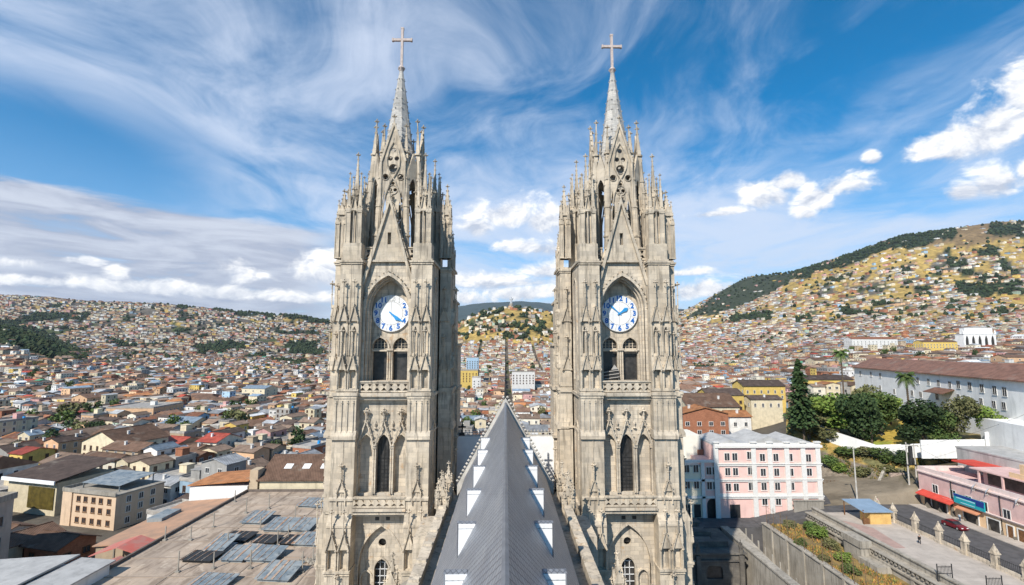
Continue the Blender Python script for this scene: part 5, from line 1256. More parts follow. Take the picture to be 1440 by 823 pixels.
for (x0, x1, z0, z1) in ((57.5, 70, 1.93, 4.2), (70, 83.0, 4.2, 4.955)):
    o = q.pts([(x0, 112.55, z0), (x1, 112.55, z1), (x1, 118.3, z1), (x0, 118.3, z0), (x0, 112.55, -8), (x1, 112.55, -8), (x1, 118.3, -8), (x0, 118.3, -8)])
    for f in ((0,1,2,3),(4,7,6,5),(0,4,5,1),(1,5,6,2),(2,6,7,3),(3,7,4,0)): q.face([o+i for i in f])
struct(q, 'lane_ramp', ASPH)
q = MB(); q.prz([(83.05, 40), (95.3, 40), (95.3, 117), (99, 124), (112, 132), (150, 140), (150, 150), (108, 141), (92, 131), (74, 127), (60, 128), (60, 118.9), (83.05, 118.45)], -8, 4.96); struct(q, 'road', ASPH)
q = MB(); q.prz([(95, 40), (98.1, 40), (98.1, 114.2), (97.4, 116), (95, 116)], -8, 5.1); struct(q, 'pavement', PLZ)
q = MB(); q.prz([(92, 131.2), (74, 127.2), (78.5, 127.2), (78.5, 129.4), (92, 133.6), (108, 143), (108, 141.2)], -8, 5.12); struct(q, 'slope_pavement', REDP)
q = MB(); q.box(69.05, 83.0, 40, 112.4, -8, 5.0); struct(q, 'plaza', PLZ)
q = MB(); q.prz([(69.9, 93), (74, 93), (75.5, 103), (72.5, 107), (69.9, 107)], 5.0, 5.006); struct(q, 'red_paving', REDP)
q = MB(); q.box(58.2, 67.6, 40, 112.4, -8, 2.5); struct(q, 'planting_bed', SOIL)
# retaining walls
def walltop(q, x, y0, y1, zt, w_=.5):
    q.box(x-w_/2-.12, x+w_/2+.12, y0, y1, zt, zt+.2)
q = MB(); q.box(57.4, 58.2, 40, 108, -7, 2.75); q.box(57.2, 58.4, 40, 108, 2.75, 2.95)
for i in range(12): q.box(57.15, 57.4, 42+i*5.6, 42.6+i*5.6, -6.2, 2.75)
w1 = q.build('retaining_wall', CONC); tag(w1, 'low concrete retaining wall under the wire fence beside the planting bed', 'wall')
q = MB(); q.box(66.8, 68.2, 40, 108, -7, 5.0); q.box(66.5, 66.8, 40, 108, 3.6, 3.9); q.box(68.0, 68.5, 40, 108, 5.0, 6.05); q.box(67.8, 68.7, 40, 108, 6.05, 6.25); q.box(66.4, 68.0, 40, 108, 5.0, 5.15)
for i in range(75): q.box(66.52, 66.8, 40.3+i*.9, 40.72+i*.9, 4.45, 5.0)
for i in range(11): q.box(66.6, 66.8, 42+i*6.2, 42.7+i*6.2, 2, 3.6)
q.box(64.8, 66.79, 88.6, 93.2, -1, 5.0); q.box(64.6, 66.79, 88.4, 93.4, 5.0, 6.25); q.box(64.2, 66.79, 84, 88.59, -1, 3.6)
w2 = q.build('terrace_wall', CONC); tag(w2, 'tall stone terrace wall with dentilled parapet below the plaza', 'wall')
# wire fence with tall posts
t = thing('wire_fence', 'tall leaning wire fence on posts along the planting bed', 'fence', (57.8, 60, 2.95))
for i in range(19):
    y = 58+i*2.7; q = MB(); lean = rng.uniform(-.25, .25); q.tube([(57.8, y, 2.95), (57.8+lean, y+lean, 7.1+rng.uniform(-.4, .5))], .055, 5); q.build('post', plain('rusty_steel', (.20, .13, .08), .8, .4, 4.) if i == 0 else MATS['rusty_steel'], t)
q = MB()
for z in (3.5, 4.3, 5.1, 5.9, 6.7): q.tube([(57.8, 58, z), (57.8, 106.6, z)], .022, 4)
for i in range(60): q.tube([(57.8, 58+i*.8, 3.), (57.8, 58.3+i*.8, 6.7)], .014, 3)
q.build('wire', MATS['rusty_steel'], t)
# plaza fence: stone pillars with railings between
t = thing('pillar_fence', 'row of pointed stone pillars joined by iron railings between plaza and road', 'fence', (83.4, 60, 5))
PY_ = [58, 62.5, 67, 71.6, 76.3, 81.3, 86.7, 91.9, 97.3, 102.8, 107.5]
for y in PY_:
    q = MB(); q.cbox(83.4, y, .42, .42, 5, 7.3); q.cbox(83.4, y, .52, .52, 5, 5.5); q.cbox(83.4, y, .55, .55, 7.3, 7.5); q.frustum(83.4, y, 7.5, 8.6, .62, .16, 4, math.pi/4); q.knob(83.4, y, 8.75, .17, .22)
    for k_ in range(4): q.T = Matrix.Translation((83.4, y, 0)) @ Matrix.Rotation(k_*math.pi/2, 4, 'Z'); q.pry([(-.45, 7.5), (0, 8.15), (.45, 7.5)], -.48, -.3); q.T = Matrix()
    q.build('pillar', STONE_T, t)
for y0, y1 in zip(PY_, PY_[1:]):
    q = MB(); q.box(83.2, 83.6, y0+.45, y1-.45, 5, 5.7); q.cur = 1
    n = int((y1-y0)/.35)
    for i in range(n): yy = y0+.5+(y1-y0-1)*i/max(1, n-1); q.box(83.38, 83.42, yy-.02, yy+.02, 5.7, 6.95)
    q.box(83.37, 83.43, y0+.45, y1-.45, 6.8, 6.86); q.box(83.37, 83.43, y0+.45, y1-.45, 5.85, 5.9); q.build('railing', [STONE, IRON], t)
# kiosk
kx, ky = 77.2, 103.5; t = thing('kiosk', 'plywood kiosk with blue sheet roof on the plaza by the pillar fence', 'kiosk', (kx, ky, 5))
q = MB(); q.box(kx+.2, kx+4.6, ky-2.0, ky-1.9, 5, 7.5); q.box(kx+4.5, kx+4.6, ky-1.9, ky+2.4, 5, 7.5); q.box(kx+.2, kx+.3, ky-1.9, ky+1, 5, 7.5)
for i in range(1, 4): q.box(kx+.2+i*1.1-.03, kx+.2+i*1.1+.03, ky-2.04, ky-2.0, 5, 7.5)
q.build('panel', PLY, t)
q = MB(); q.prx([(ky-2.5, 7.5), (ky+4.2, 8.2), (ky+4.2, 8.3), (ky-2.5, 7.6)], kx-1.4, kx+4.9); q.build('roof', BLUESH, t)
for x_, y_ in ((kx-1.2, ky-2.), (kx-1.2, ky+3.8), (kx+4.5, ky+3.8)): q = MB(); q.cbox(x_, y_, .08, .08, 5, 7.9); q.build('post', WOOD, t)
q = MB(); q.box(kx-1.1, kx+.1, ky-1.9, ky-1.5, 5, 6.1); q.build('counter', WOOD, t)
# iron gates lying open at the near edge of the plaza
for (gy, gx, lb) in ((76.5, 69.3, 'open iron gate leaf standing by the terrace parapet, left of the other'), (72.5, 73.2, 'open iron gate leaf standing on the plaza, right of the other')):
    q = MB(); 
    for i in range(11): q.box(gx+i*.22-.02, gx+i*.22+.02, gy-.02, gy+.02, 5, 7.6-.03*abs(i-5))
    for z in (5.2, 6.3, 7.3): q.box(gx-.02, gx+2.22, gy-.03, gy+.03, z, z+.07)
    q.box(gx-.12, gx-.02, gy-.06, gy+.06, 5, 7.8); q.box(gx+2.22, gx+2.32, gy-.06, gy+.06, 5, 7.8); tag(q.build('iron_gate', IRON), lb, 'gate')
# stone annex in the tower's shade
t = thing('stone_annex', 'dark grimy stone annex with arched windows in deep shade below the pink corner building', 'annex', (39, 104, -6))
DKST = stone_mat('grimy_shaded_stone', (.17, .155, .135), (.11, .10, .09), stain=.6)  # dark grime, with the tower's deep shade also put into the colour
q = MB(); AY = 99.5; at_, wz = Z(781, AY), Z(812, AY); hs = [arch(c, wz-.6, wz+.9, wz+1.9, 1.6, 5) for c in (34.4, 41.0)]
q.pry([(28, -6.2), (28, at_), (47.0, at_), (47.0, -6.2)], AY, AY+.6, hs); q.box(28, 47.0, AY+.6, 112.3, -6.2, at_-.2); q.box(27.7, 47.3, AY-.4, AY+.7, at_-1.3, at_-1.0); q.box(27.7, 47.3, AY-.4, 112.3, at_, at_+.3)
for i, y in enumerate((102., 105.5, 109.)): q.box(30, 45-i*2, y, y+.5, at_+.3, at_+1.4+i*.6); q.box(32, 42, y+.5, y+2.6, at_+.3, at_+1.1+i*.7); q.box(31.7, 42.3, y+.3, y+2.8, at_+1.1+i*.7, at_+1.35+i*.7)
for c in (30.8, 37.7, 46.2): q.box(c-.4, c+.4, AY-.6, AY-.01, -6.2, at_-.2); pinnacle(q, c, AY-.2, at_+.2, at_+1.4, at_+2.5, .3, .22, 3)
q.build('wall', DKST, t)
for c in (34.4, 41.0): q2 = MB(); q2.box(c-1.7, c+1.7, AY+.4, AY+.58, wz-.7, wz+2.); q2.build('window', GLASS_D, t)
q = MB(); q.prx([(58, -6), (58, -4.8), (112.4, 1.7), (112.4, -6)], 49.4, 52.2); q.box(48.2, 49.39, 58, 112.4, -6, 1.9); q.box(48.0, 49.6, 58, 112.4, 1.9, 2.2)
for i in range(20): q.box(52.2, 52.4, 60+i*2.6, 60.3+i*2.6, -5.5+i*.3, -3.0+i*.3)
tag(q.build('courtyard_stair', CONC), 'long pale ramped stair with balustrade beside the shaded annex', 'stair')
# pink corner building
PB = thing('corner_building', 'pink and white four-storey building with grey roof right of the right tower', 'building', (60, 125, 0))
YP = 118.4; X0, X1 = atY(1008, 680, YP)[0], atY(1155, 680, YP)[0]; ZT = Z(629, YP); xw = atY(958, 680, YP)[0]-3
def xp(px): return atY(px, 680, YP)[0]
q = MB(); q.box(X0, X1, YP, YP+14, -2, ZT); q.build('wall', PINKW, PB)
q = MB(); XA, XB = xp(988), X0; ZW = Z(650, YP)
q.pry([(XA, -2), (XA, ZW), (XB, ZW), (XB, -2)], YP+.2, YP+1.0, [arch(xp(1002), -1.9, Z(712, YP), Z(702, YP), 1.45, 6)]); q.box(XA, XB-.01, YP+1.6, YP+12, -2, ZW); q.build('wall', PINKW, PB)
q = MB(); q.box(xw, XA-.01, YP+.3, YP+11, -2, Z(658, YP)); o = q.build('wall', CREAMW, PB); o['label'] = 'cream left wing'
q = MB(); q.box(xw, xp(1004), YP+7, YP+16, 0, Z(613, YP+7)); q.build('wall', plain('ivory_render', (.76, .71, .60), .85, .08, .5), PB)
q = MB(); 
for px in (1008, 1061, 1084, 1108, 1131, 1152): c = xp(px); q.box(c-.55, c+.55, YP-.35, YP, -2, ZT+.9); q.box(c-.75, c+.75, YP-.55, YP+.2, ZT+.9, ZT+1.2)
for px in (989,): c = xp(px); q.box(c-.4, c+.4, YP-.1, YP+.22, -2, ZW+.2)
for py in (655, 677, 701): 
    z = Z(py, YP); q.box(X0-.2, X1+.3, YP-.28, YP, z-.22, z+.22); q.box(X0-.2, X1+.4, YP-.45, YP, z+.22, z+.36)
    if py > 656: q.box(xw, X0-.2, YP-.1, YP+.25, z-.2, z+.3)
q.box(xw-.3, X0-.2, YP-.3, YP+.4, ZW-.2, ZW+.3)
q.box(X0-.3, X1+.5, YP-.6, YP+.2, ZT-.2, ZT+.35); q.box(X0-.2, X1+.2, YP-.25, YP+.1, ZT+.35, ZT+.85)
q.box(X0+.01, X1-.01, YP-.1, YP, Z(702, YP)-.1, Z(695, YP)); q.build('pilaster_trim', TRIM, PB)
q = MB(); zr = ZT+.4; q.box(X0, X1, YP+.2, YP+14, ZT+.01, zr)
for (a, b, h) in ((.05, .3, .9), (.36, .74, 1.7), (.78, .97, .9)):
    xa, xb = X0+(X1-X0)*a, X0+(X1-X0)*b; q.pry([(xa, zr), ((xa+xb)/2, zr+h), (xb, zr)], YP+1.5, YP+13)
q.box(xw, XA, YP+.5, YP+7, Z(658, YP), Z(658, YP)+.35); q.build('roof', GREYS, PB)
for (px, ys) in ((1024, (644, 665, 687)), (1035, (644, 665, 687)), (1056, (642, 664, 686)), (1074, (645, 666, 686, 707)), (1093, (645, 666, 686, 707)), (1113, (645, 666, 686)), (1139, (646, 666)), (998, (664, 685)), (1006.5, (664, 685)), (967, (661, 684)), (980, (661, 684))):
    for py in ys:
        z = Z(py+4.5, YP); o = add_window(PB, xp(px)-60, YP-125+(.2 if px < 1008 and px > 987 else .3 if px < 987 else 0), z, 0, 1.15, 1.65, TRIM)
for px, hw in ((1032, 1.2), (965, .8), (980, .8)): q = MB(); q.box(xp(px)-hw, xp(px)+hw, YP-.06+(.3 if px < 990 else 0), YP+.3, 1.9, 4.9); q.build('door', IRON, PB)
q = MB(); c = xp(1002); q.box(c-1.5, c+1.5, YP+1.05, YP+1.2, -.4, 6.2); q.build('door', IRON, PB)
q = MB(); c = xp(1003); q.box(c-.8, c+.8, YP+6.9, YP+7, Z(648, YP+7), Z(633, YP+7)); q.build('door', plain('terracotta_door', (.40, .17, .10), .8, .2, 2.), PB)
q = MB(); q.box(X1-8, X1-1, YP-2.0, YP-1.7, 2, 6.2); q.box(X1-8.2, X1-.8, YP-2.15, YP-1.55, 6.2, 6.4); tag(q.build('boundary_wall', CONC), 'grey wall standing before the right end of the pink corner building', 'wall')
# terraced pink house by the road
SB = thing('shop_building', 'dusty pink terraced building with shops, roof terrace and white satellite dishes by the road', 'building', (98.2, 90, 5))
XF = 98.2; ZC = 12.6
def onf(px, py, X=XF): r = ray(px, py); k_ = (X+.2)/r[0]; return r[1]*k_-3.5, CAMZ+r[2]*k_
q = MB(); q.box(XF, XF+11, 60, 114.6, 4.5, ZC); q.build('wall', PINK2, SB)
q = MB(); q.box(XF-.12, XF, 60, 114.7, 4.5, 8.0); o = q.build('plinth', OCHREW, SB)
q = MB(); q.box(XF-.35, XF+.05, 59.8, 114.9, ZC-.05, ZC+.25); q.box(XF-.2, XF+.05, 59.8, 114.8, 8.0, 8.35); q.box(XF-.6, XF-.2, 60, 108, 8.35, 8.5); q.box(XF, XF+11, 114.4, 114.7, ZC, ZC+1.1); q.box(XF, XF+.25, 60, 114.4, ZC+.25, ZC+1.2); q.build('cornice', plain('pale_pink_trim', (.74, .60, .55), .85, .1, 1., stain=.3), SB)
q = MB(); q.box(XF+4.5, XF+11, 60, 103, ZC, ZC+3.1); q.box(XF+2.5, XF+11.5, 59, 104, ZC+3.1, ZC+3.35)
for i in range(9): q.box(XF+2.6, XF+2.9, 62+i*5, 62.35+i*5, ZC, ZC+3.1)
o = q.build('terrace_room', PINK2, SB)
q = MB(); q.box(XF+4.42, XF+4.5, 62, 102, ZC+.3, ZC+2.6); q.build('terrace_glazing', GLASS_D, SB)
q = MB(); q.box(XF+3.2, XF+10, 72, 94, ZC+3.36, ZC+6.2); q.box(XF+3.0, XF+3.2, 66, 96, ZC+3.36, ZC+4.3); q.build('penthouse', OCHREW, SB)
q = MB(); q.prx([(71, ZC+6.2), (71, ZC+6.5), (86, ZC+6.5), (86, ZC+6.2)], XF+2, XF+11); q.box(XF+6, XF+12, 104.1, 112, ZC+2.8, ZC+3.1); q.build('terrace_roof', REDT, SB)
q = MB(); q.box(XF+3.14, XF+3.2, 83, 84.4, ZC+3.5, ZC+5.7); q.build('terrace_door', GLASS_D, SB)
for (px, py) in ((1316, 693), (1341, 701), (1363, 710), (1385, 718), (1417, 730)):
    Y_, z_ = onf(px, py); add_window(SB, 0, Y_-90, z_-5, -math.pi/2, 1.3, 1.7, WM['white'])
for i, (y0, y1, z1, m_, nm) in enumerate(((107.4, 111.2, 7.6, GLASS_D, 'shopfront'), (100.2, 103.4, 7.5, GLASS_D, 'shopfront'), (95.8, 98.2, 7.4, GLASS_D, 'shopfront'), (93.2, 94.3, 7.3, WOOD, 'door'), (90.6, 92.3, 7.3, WOOD, 'door'), (85.6, 87.6, 7.4, GLASS_D, 'shopfront'), (78, 80.4, 7.3, WOOD, 'door'))):
    q = MB(); q.box(XF-.2, XF-.05, y0, y1, 5.1, z1); q.cur = 1; q.box(XF-.28, XF-.12, y0-.18, y0, 5.1, z1+.18); q.box(XF-.28, XF-.12, y1, y1+.18, 5.1, z1+.18); q.box(XF-.28, XF-.12, y0, y1, z1, z1+.18); q.build(nm, [m_, TRIM], SB)
q = MB(); q.pry([(XF-1.9, 7.7), (XF-1.9, 7.9), (XF-.1, 8.7), (XF-.1, 8.5)], 104.8, 113.6); q.build('awning', REDT, SB)
q = MB(); q.pry([(XF-1.5, 7.4), (XF-1.5, 7.6), (XF-.1, 8.1), (XF-.1, 7.9)], 99.2, 104.2); q.build('awning', plain('orange_awning', (.60, .26, .14), .7, .15, 1.), SB)
q = MB(); q.box(XF-1.0, XF-.8, 97.8, 104.6, 8.5, 10.4); q.cur = 1; q.box(XF-1.03, XF-1.0, 97.8, 104.6, 9.9, 10.4); q.box(XF-1.03, XF-1., 97.9, 99.6, 9.2, 9.89); q.cur = 2; q.box(XF-1.03, XF-1., 99.8, 104, 9.55, 9.75); q.box(XF-1.03, XF-1., 99.9, 103, 8.8, 8.95); q.build('shop_sign', [TEAL, DKBLUE, plain('pale_cyan_paint', (.40, .66, .74), .6, .1)], SB)
for px, py in ((1369, 684), (1388, 690), (1430, 704)):
    Y_, z_ = onf(px, py, XF-.1); q = MB(Matrix.Translation((XF-.3, Y_, z_)) @ Matrix.Rotation(R(35), 4, 'Z') @ Matrix.Rotation(R(25), 4, 'X'))
    for a, b, r0, r1 in ((0, .12, .15, .5), (.12, .3, .5, .85)): q.frustum(0, 0, 0, 0, .01, .01, 3)
    q.T = q.T @ Matrix.Rotation(R(90), 4, 'X'); q.frustum(0, 0, -.05, .22, .2, .9, 14, caps=False); q.frustum(0, 0, -.08, -.05, .1, .2, 14); q.tube([(0, -.85, .2), (0, 0, .95)], .03, 4); q.T = Matrix(); q.tube([(XF, Y_, z_-1.), (XF-.25, Y_, z_)], .05, 5); q.build('satellite_dish', WHT, SB)
for y in (106, 95.4, 82): q = MB(); q.tube([(XF-.15, y, 5.), (XF-.15, y, ZC)], .09, 6); q.build('drainpipe', IRON, SB)
# painted words on the ochre wall at the right
q = MB(Matrix()); text_mesh(q, 'Milda', 1.35, Matrix.Translation((XF-.16, 82.0, 6.7)) @ Matrix.Rotation(-math.pi/2, 4, 'Z') @ Matrix.Rotation(math.pi/2, 4, 'X')); q.build('painted_lettering', plain('light_blue_paint', (.22, .48, .66), .7, .1), SB)
# grey roofs behind it
q = MB(); q.box(109.3, 127, 96, 116, 5, Z(641, 112)); q.box(109.2, 127.2, 95.8, 116.2, Z(641, 112), Z(641, 112)+.3); q.box(112, 113.5, 96.5, 99, Z(641, 112)+.3, Z(641, 112)+1.8); q.box(116, 122, 104, 104.3, Z(641, 112)+.3, Z(641, 112)+1.2); tag(q.build('flat_house', GREYS), 'low house with wide flat grey roof behind the pink terraced building', 'house')
# convent
P0 = Vector((146., 203., 0)); P1 = Vector((128., 119., 0)); du = (P1-P0).normalized(); ang = math.atan2(du.y, du.x); LEN = (P1-P0).length+14
CT = Matrix.Translation(P0) @ Matrix.Rotation(ang, 4, 'Z')       # local x runs towards us, local y to the left-hand normal (away from us)
CV = thing('convent', 'long whitewashed convent with red-brown tiled roof and rows of small windows on the hill', 'convent', (140, 170, 17))
nrm = Vector((-du.y, du.x, 0))
if nrm.dot(Vector((1, .3, 0))) < 0: SGN = -1
else: SGN = 1
ZEV = 33.5
q = MB(CT); y0, y1 = sorted((0, SGN*15.)); q.box(0, LEN, y0, y1, 10, ZEV); q.build('wall', WHT, CV)
q = MB(CT); q.prx([(SGN*-.9, ZEV-.25), (SGN*7.5, ZEV+3.4), (SGN*16, ZEV-.25), (SGN*16, ZEV), (SGN*7.5, ZEV+3.75), (SGN*-.9, ZEV+.05)], -.9, LEN+.5); q.build('roof', tile_mat('roof convent', (.30, .155, .105), False), CV)
ya, yb = sorted((SGN*15, SGN*44)); q = MB(CT); q.box(52, 62, ya, yb, 10, ZEV+.6); q.box(LEN-16, LEN+16, ya, yb, 10, ZEV+.6); q.build('wing_wall', WHT, CV)
for a, b, rh in ((51, 63, 3.2), (LEN-17, LEN+17, 5.0)):
    q = MB(CT); m_ = (a+b)/2; q.pry([(a, ZEV+.4), (m_, ZEV+rh), (b, ZEV+.4), (b, ZEV+.7), (m_, ZEV+rh+.35), (a, ZEV+.7)], ya-(6 if SGN < 0 else 8), yb+(8 if SGN < 0 else 6)); q.build('wing_roof', MATS['roof rust red tiled'] if 'roof rust red tiled' in MATS else RM['rust red tiled'], CV)
def onc(px, py):
    r = Vector(ray(px, py)); n = Vector((du.y, -du.x, 0)); k_ = (P0.dot(n))/(r.dot(n)); p = r*k_; return (p-P0).dot(du), CAMZ+p.z
CI = CT.inverted()
for (px, py, ww, wh) in [(1210,525,1.2,1.7),(1225,526,1.2,1.7),(1238,528,1.2,1.7),(1291,535,1.2,1.9),(1306,537,1.2,1.9),(1320,539,1.2,1.9),(1336,541,1.2,1.9),(1348,541,1.3,2),(1364,543,1.3,2.1),(1381,546,1.3,2.1),(1399,549,1.3,2.2),(1413,551,1.3,2.2),(1258,551,1.3,1.8),(1283,553,1.3,1.8),(1295,555,1.3,1.8),(1318,558,1.3,1.8),(1348,559,1.2,1.8),(1362,562,1.2,1.8),(1380,565,1.2,1.8),(1398,569,1.2,1.8),(1412,571,1.2,1.8),(1398,588,1.2,2.),(1260,568,1.4,2.2),(1238,545,1.2,1.5)]:
    lx, lz = onc(px, py); p = CT @ Vector((lx, -SGN*.02, lz)); o = add_window(CV, p.x-140, p.y-170, lz-wh/2-17, ang+(0 if SGN > 0 else math.pi), ww, wh, WM['white'])
lx, lz = onc(1333, 551); q = MB(CT); ys = sorted((-SGN*3.2, 0)); q.prx([(0, lz+.9), (-SGN*3.4, lz-.4), (-SGN*3.4, lz-.6), (0, lz+.7)], lx-6, lx+3); q.build('door_canopy', MATS['roof convent'], CV)
lx2, _ = onc(1425, 580); q = MB(CT); ys = sorted((-SGN*7, -SGN*.01)); q.box(lx2-1, lx2+40, ys[0], ys[1], 10, Z(606, 108)); q.build('annex', WHT, CV)
# garden walls, lawn
def wall_line(pts, zt, h, name, m, label, cat='wall', th=.4):
    q = MB()
    for (a, b), za, zb in zip(zip(pts, pts[1:]), zt, zt[1:]):
        A_ = Vector((a[0], a[1], 0)); B_ = Vector((b[0], b[1], 0)); d = (B_-A_).normalized(); n = Vector((-d.y, d.x, 0))*th/2
        P = [A_+n, B_+n, B_-n, A_-n]; o = q.pts([(p.x, p.y, (za if i in (0, 3) else zb)-h) for i, p in enumerate(P)]+[(p.x, p.y, (za if i in (0, 3) else zb)) for i, p in enumerate(P)])
        for f in ((0,3,2,1),(4,5,6,7),(0,1,5,4),(1,2,6,5),(2,3,7,6),(3,0,4,7)): q.face([o+i for i in f])
    o = q.build(name, m); tag(o, label, cat); return o
def p2(px, py, Y): x, y, z = atY(px, py, Y); return (x, y), z
a, b, c, d = p2(1140, 590, 152), p2(1170, 606, 146), p2(1232, 626, 136), p2(1294, 624, 131)
wall_line([a[0], b[0], c[0], d[0]], [a[1], b[1], c[1], d[1]], 3.6, 'garden_wall', WHT, 'white garden wall running down below the trees to the pole pair')
a, b = p2(1294, 619, 127), p2(1384, 618, 124); wall_line([a[0], b[0]], [a[1], b[1]], 4.6, 'garden_wall', WHT, 'high plain white garden wall right of the pole pair')
a, b = p2(1384, 608, 124), p2(1445, 600, 121); wall_line([a[0], b[0]], [a[1], b[1]], 5.5, 'garden_wall', WHT, 'taller white wall stepping up to the convent annex')
# slope ramp walls
a, b = bank_at(1244, 664), bank_at(1232, 693); wall_line([(a.x, a.y), (b.x, b.y)], [a.z+1.2, b.z+1.], 3, 'ramp_wall', CONC, 'pale sloping stair wall rising from the road, left of the pole pair', th=.6)
a, b = bank_at(1252, 676), bank_at(1288, 676); wall_line([(a.x, a.y), (b.x, b.y)], [a.z+1.8, b.z+1.8], 4, 'bank_wall', plain('pinkish_wall', (.42, .33, .27), .9, .2, .6, stain=.4), 'pinkish retaining wall under the ochre bank, left of the pole pair', th=.5)
# lamp post and poles
def pole(px, pyb, pyt, Y, lamp, label, cat, name='utility_pole'):
    x, y, z = atY(px, pyb, Y); zt = atY(px, pyt, Y)[2]; t = thing(name, label, cat, (x, y, z)); q = MB(); q.frustum(x, y, z-1, zt, .2, .12, 8); q.build('post', CURB, t)
    if lamp: q = MB(); q.tube([(x, y, zt), (x-.9, y-.2, zt+.35)], .06, 5); q.build('arm', IRON, t); q = MB(); q.box(x-1.6, x-.8, y-.35, y-.05, zt+.3, zt+.45); q.build('lamp_head', GREYS, t)
    else: q = MB(); q.box(x-1.1, x+1.1, y-.06, y+.06, zt-.6, zt-.45); q.build('crossarm', IRON, t)
    return x, y, z, zt, t
pole(1205, 698, 632, 118, True, 'concrete street lamp at the road bend, left of the stair wall', 'street lamp', 'street_lamp')
x1_, y1_, z1_, zt1, t = pole(1279, 684, 622, 122, False, 'left post of the concrete pole pair carrying a transformer', 'utility pole'); x2_, *_r = pole(1290, 684, 624, 122, False, 'right post of the concrete pole pair carrying a transformer', 'utility pole')
q = MB(); q.box(x1_-.2, x2_+.2, y1_-.4, y1_+.4, zt1-5.5, zt1-5.3); q.frustum((x1_+x2_)/2, y1_, zt1-5.3, zt1-3.8, .55, .55, 10); q.box((x1_+x2_)/2-.3, (x1_+x2_)/2+.3, y1_-.7, y1_-.5, zt1-5, zt1-4.2); q.frustum((x1_+x2_)/2, y1_, zt1-3.8, zt1-1., .45, .45, 8); q.build('transformer', IRON, t)
# cars
def car(x, y, z, rz, paint, label, L=4.3, W=1.7):
    t = thing('parked_car', label, 'car', (x, y, z), None, rz); l, w_ = L/2, W/2
    prof = [(-l, .45), (-l+.05, .85), (-l+.35, .95), (-l+.8, .98), (l-1.15, .95), (l-.25, .78), (l, .62), (l, .3), (-l, .3)]
    q = MB(); q.pry(prof, -w_, w_); q.build('body', paint, t, local=True)
    q = MB(); q.pry([(-l+.55, .97), (-l+1.0, 1.42), (l-2.0, 1.44), (l-1.2, .95)], -w_+.12, w_-.12); q.build('cabin', PANE, t, local=True)
    q = MB(); q.pry([(-l+.95, 1.40), (-l+1.05, 1.46), (l-2.05, 1.48), (l-1.95, 1.41)], -w_+.1, w_-.1); q.build('roof', paint, t, local=True)
    for sx in (-l+.8, l-.85):
        for sy in (-1, 1):
            q = MB(Matrix.Translation((sx, sy*(w_-.08), .32)) @ Matrix.Rotation(math.pi/2, 4, 'X')); q.frustum(0, 0, -.1, .1, .32, .32, 14); q.cur = 1; q.frustum(0, 0, -.12, .12, .17, .17, 10); q.build('wheel', [IRON, GREYS], t, local=True)
    for sy in (-1, 1): q = MB(); q.box(l-.06, l+.02, sy*.55-.18, sy*.55+.18, .55, .7); q.build('headlight', WHT, t, local=True)
    return t
CARRED = plain('car_paint_maroon', (.16, .012, .018), .25, .1, 1., spec=.7, bmp=0); CARBK = plain('car_paint_black', (.02, .02, .025), .3, .1, 1., spec=.7, bmp=0)
car(93.3, 99.4, 4.97, -math.pi/2+.04, CARRED, 'dark red car parked by the pavement in front of the shop doorway')
x, y, z = atY(1231, 612, 142); car(x, y, z, 2.6, CARBK, 'black car half hidden behind the garden wall under the trees')
# people
def person(x, y, z, rz, top, legs, skin, label, stride=.25, lean=.05):
    t = thing('person', label, 'person', (x, y, z), None, rz)
    def skinm(name, J, E, rad, mat):
        me = bpy.data.meshes.new(name); me.from_pydata(J, E, []); o = bpy.data.objects.new(name, me); COL.objects.link(o); o.parent = t; me.materials.append(mat)
        m_ = o.modifiers.new('s', 'SKIN'); m_.use_smooth_shade = True
        for i, r in enumerate(rad): me.skin_vertices[0].data[i].radius = (r, r*.85)
        me.skin_vertices[0].data[0].use_root = True; s_ = o.modifiers.new('u', 'SUBSURF'); s_.levels = 1; s_.render_levels = 1
    s = stride
    J = [(0, 0, .95), (0, lean, 1.2), (0, lean*1.4, 1.42), (0, lean*1.6, 1.52), (0, lean*1.8+.01, 1.66), (-.19, lean, 1.40), (-.24, -.06, 1.14), (-.22, .08, .90), (.19, lean, 1.40), (.24, .08, 1.14), (.22, -.04, .90),
         (-.10, 0, .90), (-.11, s*.5, .50), (-.11, s*.4, .08), (-.11, s*.4+.13, .04), (.10, 0, .90), (.11, -s*.2, .50), (.11, -s, .10), (.11, -s+.12, .04)]
    E = [(0,1),(1,2),(2,3),(3,4),(2,5),(5,6),(6,7),(2,8),(8,9),(9,10),(0,11),(11,12),(12,13),(13,14),(0,15),(15,16),(16,17),(17,18)]
    skinm('body', J, E, [.13,.12,.12,.055,.105,.06,.045,.035,.06,.045,.035,.09,.065,.045,.04,.09,.065,.045,.04], skin)
    skinm('jacket', [J[1], J[0], J[2], J[5], J[6], (J[7][0], J[7][1]*.8, .96), J[8], J[9], (J[10][0], J[10][1]*.8, .96)], [(0,1),(0,2),(2,3),(3,4),(4,5),(2,6),(6,7),(7,8)], [.17,.16,.16,.09,.065,.055,.09,.065,.055], top)
    skinm('trousers', [J[0], J[11], J[12], J[13], J[15], J[16], J[17]], [(0,1),(1,2),(2,3),(0,4),(4,5),(5,6)], [.15,.11,.085,.07,.11,.085,.07], legs)
    q = MB(); q.frustum(0, lean*1.8-.02, 1.66, 1.78, .115, .06, 8); q.build('hair', IRON, t, local=True)
SKN = plain('skin', (.42, .26, .18), .6, .1, 3., bmp=0); CLB = plain('black_cloth', (.02, .02, .022), .9, .2, 5., bmp=0); CLP = plain('pink_cloth', (.62, .16, .25), .9, .2, 5., bmp=0); CLJ = plain('denim_cloth', (.06, .09, .16), .9, .2, 5., bmp=0); CLW = plain('pale_cloth', (.50, .60, .64), .9, .1, 5., bmp=0)
